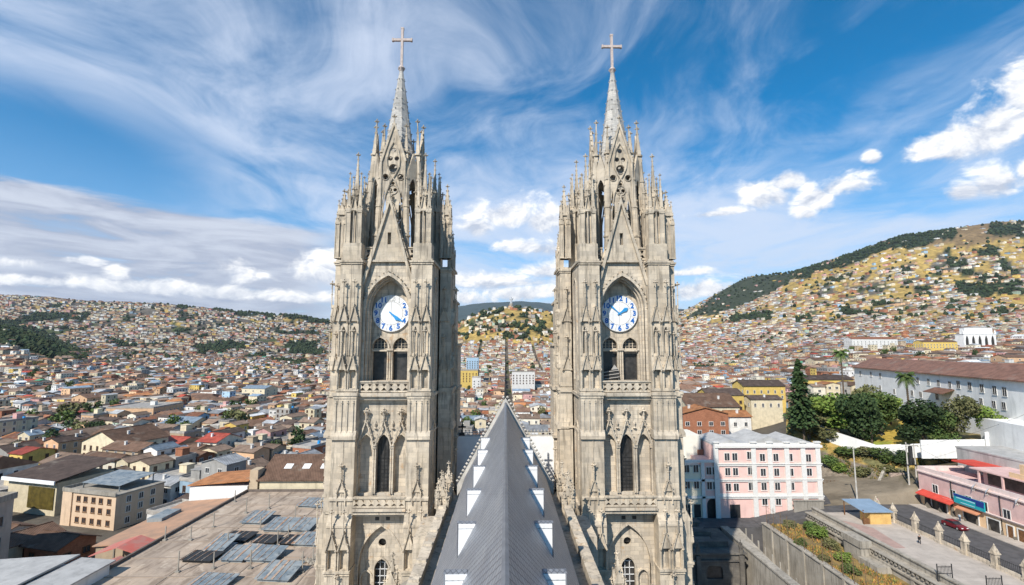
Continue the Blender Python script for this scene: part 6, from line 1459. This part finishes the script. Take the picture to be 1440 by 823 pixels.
person(79.0, 91.3, 5., 2.9, CLB, CLB, SKN, 'person in black walking alone across the plaza')
x, y, z = atY(1234, 702, 117.5); person(x, y, 4.97, 1.2, CLP, CLJ, SKN, 'person in pink top and jeans standing by the road behind the kiosk')
x, y, z = atY(1197, 702, 117.5); person(x, y, 4.97, 0.4, CLB, CLJ, SKN, 'person in dark jacket on the road beside the street lamp')
person(96.3, 102.6, 5.1, 1.6, CLW, CLJ, SKN, 'person in pale shirt at the doorway beneath the teal sign', .05)
person(96.6, 88.2, 5.1, 0.3, CLP, CLJ, SKN, 'person in pink top on the pavement by the dark doorway', .15)
# bed bushes
k_ = 0
for (px, py, s_) in ((1112, 742, 2.4), (1128, 724, 3.4), (1142, 748, 3.2), (1150, 758, 3.6), (1168, 772, 2.8), (1105, 756, 2.), (1125, 768, 2.2), (1185, 790, 2.6), (1098, 735, 2.2), (1160, 790, 2.0), (1195, 806, 2.4)):
    x, y, z = atZ(px, py, 2.5); y -= 4.5
    if not (58.5 < x < 66.5) or y > 107: continue
    k_ += 1; tree(x, y, s_, s_*1.1, 'bush', (LEAFB, LEAFO, LEAF)[k_ % 3], '%s bush from the far end of the planting bed behind the wire fence' % ordw(k_), 'bush', 'bushes in the planting bed', z=2.3, name='bush')
def tufts():
    V, F, C = [], [], []
    for _ in range(5200):
        x, y = rt.uniform(58.4, 66.4), rt.uniform(66, 107.6)
        if fbm(x/2.2, y/2.2, 2) < .46: continue
        h = rt.uniform(.15, .6); a = rt.uniform(0, 3.14); w_ = rt.uniform(.1, .3); o = len(V); c = rt.choice([(.42,.27,.07), (.30,.22,.07), (.14,.16,.05), (.36,.18,.06)])
        V += [(x-w_*math.cos(a), y-w_*math.sin(a), 2.5), (x+w_*math.cos(a), y+w_*math.sin(a), 2.5), (x+rt.uniform(-.2, .2), y+rt.uniform(-.2, .2), 2.5+h)]; F.append((o, o+1, o+2)); C += [(*c, 1)]*3
    me = bpy.data.meshes.new('dry_grass'); me.from_pydata(V, [], F); col_attr(me, C); me.materials.append(attr_mat('dry_grass', .9, 2., .3, 0)); o = bpy.data.objects.new('dry_grass', me); COL.objects.link(o); tag(o, 'dry ochre grass and weeds in the planting bed', 'grass', kind='stuff')
tufts()
def scrub():
    V, F, C = [], [], []
    for _ in range(5200):
        px = rt.uniform(1106, 1400); j = max(k_ for k_ in range(len(BANKPX)-1) if BANKPX[k_] <= px); t_ = (px-BANKPX[j])/(BANKPX[j+1]-BANKPX[j]); R_ = [a.lerp(b, t_) for a, b in zip(BROWS[j], BROWS[j+1])]; s_ = rt.uniform(.35, 3); p = R_[int(s_)].lerp(R_[int(s_)+1], s_ % 1)
        if fbm(p.x/2.6, p.y/2.6, 12) < .50: continue
        c = rt.choice([(.36,.25,.07), (.20,.17,.06), (.09,.12,.035), (.07,.10,.03), (.28,.20,.09)]); r_ = rt.uniform(.15, .45)
        for _k in range(4):
            a = rt.uniform(0, 6.28); o = len(V); V += [(p.x-r_*.3*math.sin(a), p.y+r_*.3*math.cos(a), p.z), (p.x+r_*.3*math.sin(a), p.y-r_*.3*math.cos(a), p.z), (p.x+r_*math.cos(a), p.y+r_*math.sin(a), p.z+r_*rt.uniform(1., 2.2))]; F.append((o, o+1, o+2)); C += [(*c, 1)]*3
    me = bpy.data.meshes.new('dry_scrub'); me.from_pydata(V, [], F); col_attr(me, C); me.materials.append(attr_mat('dry_scrub', .9, 2., .3, 0)); o = bpy.data.objects.new('dry_scrub', me); COL.objects.link(o); tag(o, 'dry grass and low scrub on the bank below the garden wall', 'scrub', kind='stuff')
    q = MB()
    for i in range(26):
        px = 1150+i*5.2; p = bank_at(px, 690-0*i); f = Vector(atZ(px, 684 if px < 1200 else 690, 5.2)); q.box(f.x-.05, f.x+.05, f.y+.6, f.y+.7, 4.8, 6.6)
    q.tube([tuple(Vector(atZ(px, 684 if px < 1200 else 690, 5.2))+Vector((0, .65, 1.2))) for px in (1150, 1199, 1202, 1240, 1280)], .04, 4); q.tube([tuple(Vector(atZ(px, 684 if px < 1200 else 690, 5.2))+Vector((0, .65, .5))) for px in (1150, 1199, 1202, 1240, 1280)], .04, 4)
    tag(q.build('slope_railing', MATS['rusty_steel']), 'low rusty railing along the road at the foot of the bank', 'railing')
scrub()
# arcaded white church front, far right
Yc = 600.; xa, xb = atY(1356, 480, Yc)[0], atY(1401, 480, Yc)[0]; zb, zt, zt2 = Z(493, Yc), Z(470, Yc), Z(461, Yc); g = float(ground((xa+xb)/2, Yc+6))
t = thing('arcaded_church', 'white church front with arcaded loggia beyond the convent roof at far right', 'church', ((xa+xb)/2, Yc, g))
W_ = (xb-xa)/5; q = MB(); q.pry([(xa, g-3), (xa, zt), (xb, zt), (xb, g-3)], Yc, Yc+1, [arch(xa+W_*(i+.5+.0), zb+1., (zb+zt)/2+.5, zt-1.2, W_*.28, 5) for i in range(5)]); q.box(xa, xb, Yc+4, Yc+12, g-3, zt); q.box(xa, xa+.6, Yc+1, Yc+4, g-3, zt); q.box(xb-.6, xb, Yc+1, Yc+4, g-3, zt); q.box(xa-.5, xb+.5, Yc-.4, Yc+12.4, zt, zt+.5); q.box(xa+2.5, xb-2.5, Yc+1, Yc+8, zt+.5, zt2)
for i in range(6): pinnacle(q, xa+W_*i, Yc+.5, zt+.5, zt+3, zt+5.2, .7, .5, 2)
q.build('wall', WHT, t); q = MB(); q.box(xa+.7, xb-.7, Yc+1.6, Yc+1.8, g-2, zt-.5); q.build('loggia_shade_sheet', GLASS_D, t); q = MB(); q.pry([(xa+2.2, zt2), ((xa+xb)/2, zt2+2.2), (xb-2.2, zt2)], Yc+.8, Yc+8); q.build('roof', GREYS, t)  # dark sheet inside the arches stands for the loggia's shade
# statue on the little hill, slim tower on the slope
Ys_ = 1990.; x, y, z = atY(719, 429, Ys_); zg = float(ground(x, y)); t = thing('hilltop_statue', 'pale winged statue standing on top of the hill between the towers', 'statue', (x, y, zg)); ALU = plain('aluminium_statue', (.42, .44, .46), .5, .1, .1)
q = MB(); q.frustum(x, y, zg-5, z+6, 9, 8, 12); q.build('pedestal', CONC, t); q = MB(); q.frustum(x, y, z+6, z+26, 5.5, 2.6, 10); q.frustum(x, y, z+26, z+30, 2.6, 1.2, 10); q.frustum(x, y, z+29.5, z+33.5, 1.9, 1.3, 8); q.tube([(x, y, z+24), (x-5, y-2, z+22)], 1., 5); q.tube([(x, y, z+24), (x+5, y-2, z+27)], 1., 5); q.build('figure', ALU, t)
for e in (-1, 1): q = MB(); q.pry([(x+e*1, z+20), (x+e*9, z+31), (x+e*8, z+24), (x+e*4, z+17)], y+1, y+2); q.build('wing', ALU, t)
x, y, z = atY(1242, 379, 2500.); zg = float(ground(x, y)); zt = Z(363, 2500.); q = MB(); q.cbox(x, y, 6, 6, zg-10, zt); q.cbox(x, y, 7.5, 7.5, zt-10, zt-8); q.frustum(x, y, zt, zt+8, 7, .5, 4, math.pi/4); q.cbox(x+12, y, 14, 8, zg-10, zg+12); tag(q.build('slim_tower', WHT), 'slim pale tower standing alone high on the right-hand slope', 'tower')

# settle the groups at their surveyed places
for o_ in list(COL.objects):
    if o_.parent: continue
    n_ = o_.name.split('.')[0]; lb = o_.get('label', '')
    if n_ in ('retaining_wall', 'wire_fence', 'dry_grass') or (n_ == 'bush' and 'planting bed' in lb): o_.location.y += 4.5
    elif n_ == 'terrace_wall': o_.location.y += 4.5; o_.location.x += .8
    elif n_ in ('pavement', 'shop_building', 'flat_house') or (n_ == 'person' and 'doorway' in lb): o_.location.y += 3.5; o_.location.x += .2
    elif n_ in ('pillar_fence', 'kiosk', 'iron_gate') or (n_ == 'parked_car' and 'dark red' in lb) or (n_ == 'person' and 'plaza' in lb): o_.location.y += 3.5; o_.location.x -= .9
# ================================================================ LEFT-HAND SIDE, NEAR
q = MB(); q.box(-60, -19.4, 20, 118, -5, 8.0); q.build('hall_body', CONC)
bh = bpy.data.objects['hall_body']; 
HB = thing('market_hall', 'broad dusty flat-roofed hall with tilted metal skylights, left of the left tower', 'hall', (-40, 70, -5)); bh.parent = HB; bh.matrix_parent_inverse = Matrix.Translation((40, -70, 5)); bh.name = 'wall'
q = MB(); q.box(-60.2, -19.3, 19.8, 118.2, 8.0, 8.25); q.build('roof', DUSTY, HB)
q = MB(); q.box(-60.6, -60.2, 20, 118.6, 7.6, 8.75); q.box(-60.2, -19.3, 118.2, 118.6, 7.6, 8.75); q.build('parapet', plain('dark_edge', (.16, .13, .11), .9, .3, 1.), HB)
q = MB()
for i in range(15): q.box(-60.1, -19.4, 24+i*6.5, 24.25+i*6.5, 8.25, 8.33)
for x in (-50, -40, -30): q.box(x, x+.25, 20, 118, 8.25, 8.31)
q.build('roof_seam', plain('seam_dust', (.34, .27, .21), .9, .2, .5), HB)
BLP = plain('skylight_sheet', (.15, .185, .21), .5, .35, .6, c2=(.27, .29, .29), stain=.9); RUST = plain('skylight_rust', (.30, .16, .09), .8, .4, 1.5, c2=(.42, .36, .30))
for (px, py, w_, d_, tl) in ((363, 730, 4., 4., 10), (396, 740, 4.6, 4.0, 10), (428, 740, 3.6, 4.0, 9), (438, 760, 4.4, 3.6, 8), (336, 781, 3.4, 3.6, 10), (350, 779, 2., 3.6, 10), (374, 781, 4.6, 3.6, 10), (394, 806, 4.6, 4., 10), (310, 770, 3., 4.6, 14), (285, 783, 4.6, 2.8, 3), (336, 755, 4.4, 3.2, 3), (376, 759, 3.6, 2.6, 3), (414, 760, 3.6, 3.0, 3), (436, 708, 3.4, 3.4, 8), (452, 709, 2.6, 3.4, 8), (300, 818, 5, 3, 5)):
    x, y, z = atZ(px, py, 8.6)
    q = MB(Matrix.Translation((x, y, 8.25)) @ Matrix.Rotation(R(-6), 4, 'Z')); q.box(-w_/2, w_/2, -d_/2, d_/2, 0, .35); s_ = math.tan(R(tl)); q.prx([(-d_/2-.3, .4), (d_/2+.3, .4+s_*d_), (d_/2+.3, .5+s_*d_), (-d_/2-.3, .5)], -w_/2-.3, w_/2+.3)
    q.cur = 1
    for k_ in range(int(w_)): q.prx([(-d_/2-.3, .5), (d_/2+.3, .5+s_*d_), (d_/2+.3, .56+s_*d_), (-d_/2-.3, .56)], -w_/2+k_*1.1, -w_/2+k_*1.1+(.35 if rng.random() < .4 else .08))
    q.build('skylight', [IRON if tl == 3 else BLP, RUST], HB)  # lowest-tilt panels are plain dark sheets
for (px, py) in ((268, 760), (300, 742), (346, 722), (378, 716), (425, 805), (352, 800), (446, 745), (470, 750), (405, 760), (330, 706), (415, 730), (250, 805), (300, 800), (366, 745), (320, 770), (440, 790), (390, 770), (232, 760)):
    x, y, z = atZ(px, py, 8.25); q = MB(); q.box(x-.07, x+.07, y-.07, y+.07, 8.25, 10.6+rng.uniform(0, .8)); q.box(x-.3, x+.3, y-.3, y+.3, 8.25, 8.45); q.build('post', CONC, HB)
x, y, z = atZ(432, 790, 8.3); q = MB()
for i in range(26): a = rng.uniform(0, 6.28); r_ = rng.uniform(0, 1.9); q.knob(x+r_*math.cos(a), y+r_*math.sin(a)*1.3, 8.4, rng.uniform(.2, .5), rng.uniform(.2, .5))
tag(q.build('rubble_heap', CONC), 'small heap of pale rubble on the dusty hall roof beside the left tower', 'rubble')
# house at the far end of the hall, with three skylights
t = thing('tiled_hall', 'cream hall with brown tiled roof and white roof panes, behind the dusty flat roof', 'hall', (-44, 126, -2))
q = MB(); q.box(-58, -34, 119.2, 136, -2, 10.6); 
q.build('wall', WM['cream'], t)
q = MB(); q.prx([(118.6, 10.5), (127.6, 14.6), (136.6, 10.5), (136.6, 10.7), (127.6, 14.85), (118.6, 10.75)], -58.6, -33.5); q.build('roof', RM['brown tiled'], t)
for i in range(4): q = MB(Matrix.Translation((-53+i*4.4, 123.2, 12.85)) @ Matrix.Rotation(math.atan2(4.1, 9), 4, 'X')); q.box(-.9, .9, -.9, .9, 0, .08); q.build('roof_pane', WHT, t)
for i in range(6): add_window(t, -56+i*4+44, 119.2-126, 8.2, 0, 1.5, 1.6, TRIM)
q = MB(); q.box(-60.2, -58.3, 118.8, 122, -2, 13); tag(q.build('gable_stub', WM['tan']), 'short tan wall beside the cream hall behind the dusty roof', 'wall')
# terracotta annex roofs between street and hall
t = thing('annex_roofs', 'long low annex with orange dusty roof left of the flat hall', 'annex', (-67, 95, -2))
q = MB(); q.box(-74, -60.7, 93, 117.6, -2, 6.2); q.build('wall', WM['tan'], t)
q = MB(); q.pry([(-74.4, 6.1), (-60.65, 7.0), (-60.65, 7.2), (-74.4, 6.3)], 92.6, 118); q.build('roof', plain('orange_dust_roof', (.46, .27, .17), .9, .3, .35, c2=(.34, .22, .15)), t)
q = MB(); q.box(-73, -70, 104, 110, 6.3, 7.2); q.build('skylight', BLP, t)
t = thing('white_shed', 'white shed with rusty orange sheet roof at the far end of the orange annex', 'shed', (-66, 123, -2))
q = MB(); q.box(-74, -60.6, 118.8, 130, -2, 9.4); q.build('wall', WHT, t); q = MB(); q.pry([(-74.4, 9.5), (-60.2, 10.6), (-60.2, 10.8), (-74.4, 9.7)], 118.4, 130.4); q.build('roof', RM['orange tiled'], t)
t = thing('red_canopy', 'faded red canopy roof in front of the white bottom-left building', 'canopy', (-66, 86, -2))
for (x0, x1, y0, y1, z_, e) in ((-70, -60.8, 86.5, 92, 7.0, 1.4), (-67, -60.8, 80, 85.5, 6.4, 1.1)):
    q = MB(); q.pry([(x0, z_), ((x0+x1)/2, z_+e), (x1, z_), (x1, z_-.12), ((x0+x1)/2, z_+e-.12), (x0, z_-.12)], y0, y1); q.build('canopy', plain('faded_red', (.50, .13, .10), .8, .3, .6, c2=(.42, .20, .16)) if 'faded_red' not in MATS else MATS['faded_red'], t)
    for a in (x0+.3, x1-.3):
        for b in (y0+.3, y1-.3): q = MB(); q.cbox(a, b, .12, .12, -2, z_); q.build('post', CONC, t)
q = MB(); q.box(-74, -60.7, 78, 92.9, -4, 3.2); tag(q.build('low_roof', RM['weathered tiled']), 'low weathered roof under the faded red canopy', 'shed')
# white building bottom left
t = thing('white_building', 'white building with stepped grey flat roofs in the bottom left corner', 'building', (-68, 70, -4))
q = MB(); q.box(-77.5, -59, 63.2, 77, -4, 9.8); q.box(-81, -59.3, 50, 63.1, -4, 7.0); q.build('wall', WHT, t)
q = MB(); q.pry([(-78, 9.9), (-64, 10.7), (-64, 10.95), (-78, 10.15)], 62.6, 77.6); q.pry([(-63.9, 10.2), (-58.6, 9.9), (-58.6, 10.1), (-63.9, 10.5)], 62.6, 77.6); q.box(-81.4, -59, 49.6, 62.5, 7.0, 7.25); q.build('roof', GREYS, t)
q = MB(); q.box(-81.4, -81.1, 49.6, 62.5, 7.25, 8.0); q.box(-81.1, -59.2, 49.6, 49.9, 7.25, 8.0); q.box(-77, -64.5, 62.95, 63.18, 8.3, 9.7); q.build('clerestory', GLASS_D, t)
for (yy, zz) in ((66, 10.4), (70, 10.6), (74, 10.6)): add_window(t, -59+68, yy-70, zz-.2-0.0-0+(-4)-0+1.2, math.pi/2, 1.1, 1.4, TRIM)
q = MB()
for i in range(9): q.frustum(-82.5, 55+i*2.9, 9, 9.7, .9, .75, 10); q.frustum(-82.5, 55+i*2.9, 9.7, 10.1, .75, .2, 10)
q.box(-84, -81.5, 52, 82, -4, 9); tag(q.build('domed_wall', WM['grey']), 'grey wall topped with a row of small round caps beside the white bottom-left building', 'wall')
# apartment building at left edge
t = thing('apartment_block', 'grey-beige flat-roofed apartment block with balconies at the left edge', 'building', (-95, 88, -4))
AX, AY0, AY1 = -90.5, 82.5, 94.
q = MB(); q.box(-112, AX, AY0, AY1, -4, 14.2); q.build('wall', plain('grey_beige_render', (.46, .385, .32), .9, .15, .5, stain=.4), t)
q = MB(); q.box(-112.3, AX+.3, AY0-.3, AY1+.3, 14.2, 14.6); q.box(-112.3, AX+.3, AY1+.05, AY1+.3, 14.6, 15.3); q.box(AX+.05, AX+.3, AY0, AY1, 14.6, 15.3); q.box(-97, -92.6, 86, 91, 14.6, 17.0); q.build('roof', CONC, t)
for s_ in range(4):
    q = MB(); q.box(AX+.01, AX+1.3, 84, 89, -1+s_*3.6, -.7+s_*3.6); q.box(AX+1.15, AX+1.3, 84, 89, -.7+s_*3.6, .3+s_*3.6); q.build('balcony', WM['tan'], t)
    for yy in (84.8, 87.6, 91.6): add_window(t, AX+95, yy-88, 2.4+s_*3.6+.8, math.pi/2, 1.3, 1.6, WM['grey'])
# beige three-storey with roof clutter
t = thing('beige_building', 'beige three-storey building with metal sheets on its roof, left of the street', 'building', (-98, 128, -2))
LB = Matrix.Translation((-99, 129, 0)) @ Matrix.Rotation(R(-16), 4, 'Z')
q = MB(LB); q.box(-8.5, 8.5, -6, 6, -3, 6.6); q.box(-8.6, -5.5, -6.3, -6, -3, 7.2); q.build('wall', plain('beige_render', (.62, .46, .32), .9, .12, .5, stain=.35), t)
q = MB(LB); q.box(-8.7, 8.7, -6.2, 6.2, 6.6, 6.9); q.box(-8.7, 8.7, -6.4, -6.2, 6.6, 7.5); q.box(-8.8, -8.6, -6.2, 6.2, 6.9, 7.6); q.build('roof', CONC, t)
q = MB(LB); q.prx([(-4, 8.2), (5, 9.2), (5, 9.3), (-4, 8.3)], -6, 6.5); q.box(-5.8, -5.6, -3.8, -3.6, 6.9, 8.3); q.box(6.1, 6.3, -3.8, -3.6, 6.9, 8.3); q.box(-5.8, -5.6, 4.6, 4.8, 6.9, 9.1); q.box(6.1, 6.3, 4.6, 4.8, 6.9, 9.1); q.build('roof_sheet', BLP, t)
for zz in (.0, 2.6, 4.9):
    for xx in (-3.5, -1.2, 1.4, 3.8, 6.5):
        p = LB @ Vector((xx, -6.0, zz)); add_window(t, p.x+98, p.y-128, zz+2-.3, R(-16), 1.0, 1.1, WOOD)
    for yy in (-3, 0, 3): p = LB @ Vector((8.5, yy, zz)); add_window(t, p.x+98, p.y-128, zz+2-.3, R(74), 1., 1.3, TRIM)
t = thing('broad_roof_house', 'cream-fronted house under a broad dark brown roof with white fascia, behind the beige building', 'house', (-122, 142, -2))
LB = Matrix.Translation((-123, 141, 0)) @ Matrix.Rotation(R(-16), 4, 'Z')
q = MB(LB); q.box(-9, 9, -7, 7, -3, 6.8); q.build('wall', WM['cream'], t); q = MB(LB); q.prx([(-8, 7.2), (8, 9.6), (8, 9.8), (-8, 7.45)], -9.8, 9.8); q.build('roof', RM['dark tiled'], t); q = MB(LB); q.box(-9.8, 9.8, -8.3, -8, 6.6, 7.5); q.build('fascia', WHT, t)
q = MB(LB); q.box(-1, 8.4, -7.2, -7, 0, 5.4); q.build('window_wall', plain('olive_glazing', (.12, .09, .02), .4, .5, .8, spec=.5), t)

# overhead cables along the road
t = thing('overhead_cables', 'thin overhead cables strung from the street lamp to the pole pair and over the road', 'cables', (95, 119, 14))
pts = [(atY(1205, 634, 118)), (atY(1279, 626, 122)), (atY(1290, 628, 122))]
def cable(a, b, sag, n=9):
    q = MB(); q.tube([(a[0]+(b[0]-a[0])*i/n, a[1]+(b[1]-a[1])*i/n, a[2]+(b[2]-a[2])*i/n-sag*4*(i/n)*(1-i/n)) for i in range(n+1)], .03, 3); q.build('cable', IRON, t)
cable(pts[0], pts[1], .8); cable((pts[0][0], pts[0][1], pts[0][2]-.6), (pts[1][0], pts[1][1], pts[1][2]-.6), 1.); cable(pts[2], (99, 100, 16), 1.); cable(pts[2], (128, 119, 26), .8)
# ================================================================ AIR
q = MB(); q.box(-46000, 46000, -7000, 17500, -400, 1500)
hz = q.build('haze', None); hz.data.materials.clear(); hm = bpy.data.materials.new('haze_air'); hm.use_nodes = True; hn = hm.node_tree
for n_ in list(hn.nodes):
    if n_.type == 'BSDF_PRINCIPLED': hn.nodes.remove(n_)
pv = hn.nodes.new('ShaderNodeVolumePrincipled'); pv.inputs['Color'].default_value = (.72, .82, .95, 1); pv.inputs['Density'].default_value = 2.4e-5; pv.inputs['Anisotropy'].default_value = .2
hn.links.new(pv.outputs[0], [n_ for n_ in hn.nodes if n_.type == 'OUTPUT_MATERIAL'][0].inputs['Volume']); hz.data.materials.append(hm); hz['kind'] = 'stuff'; hz['label'] = 'thin pale air haze over the whole valley'
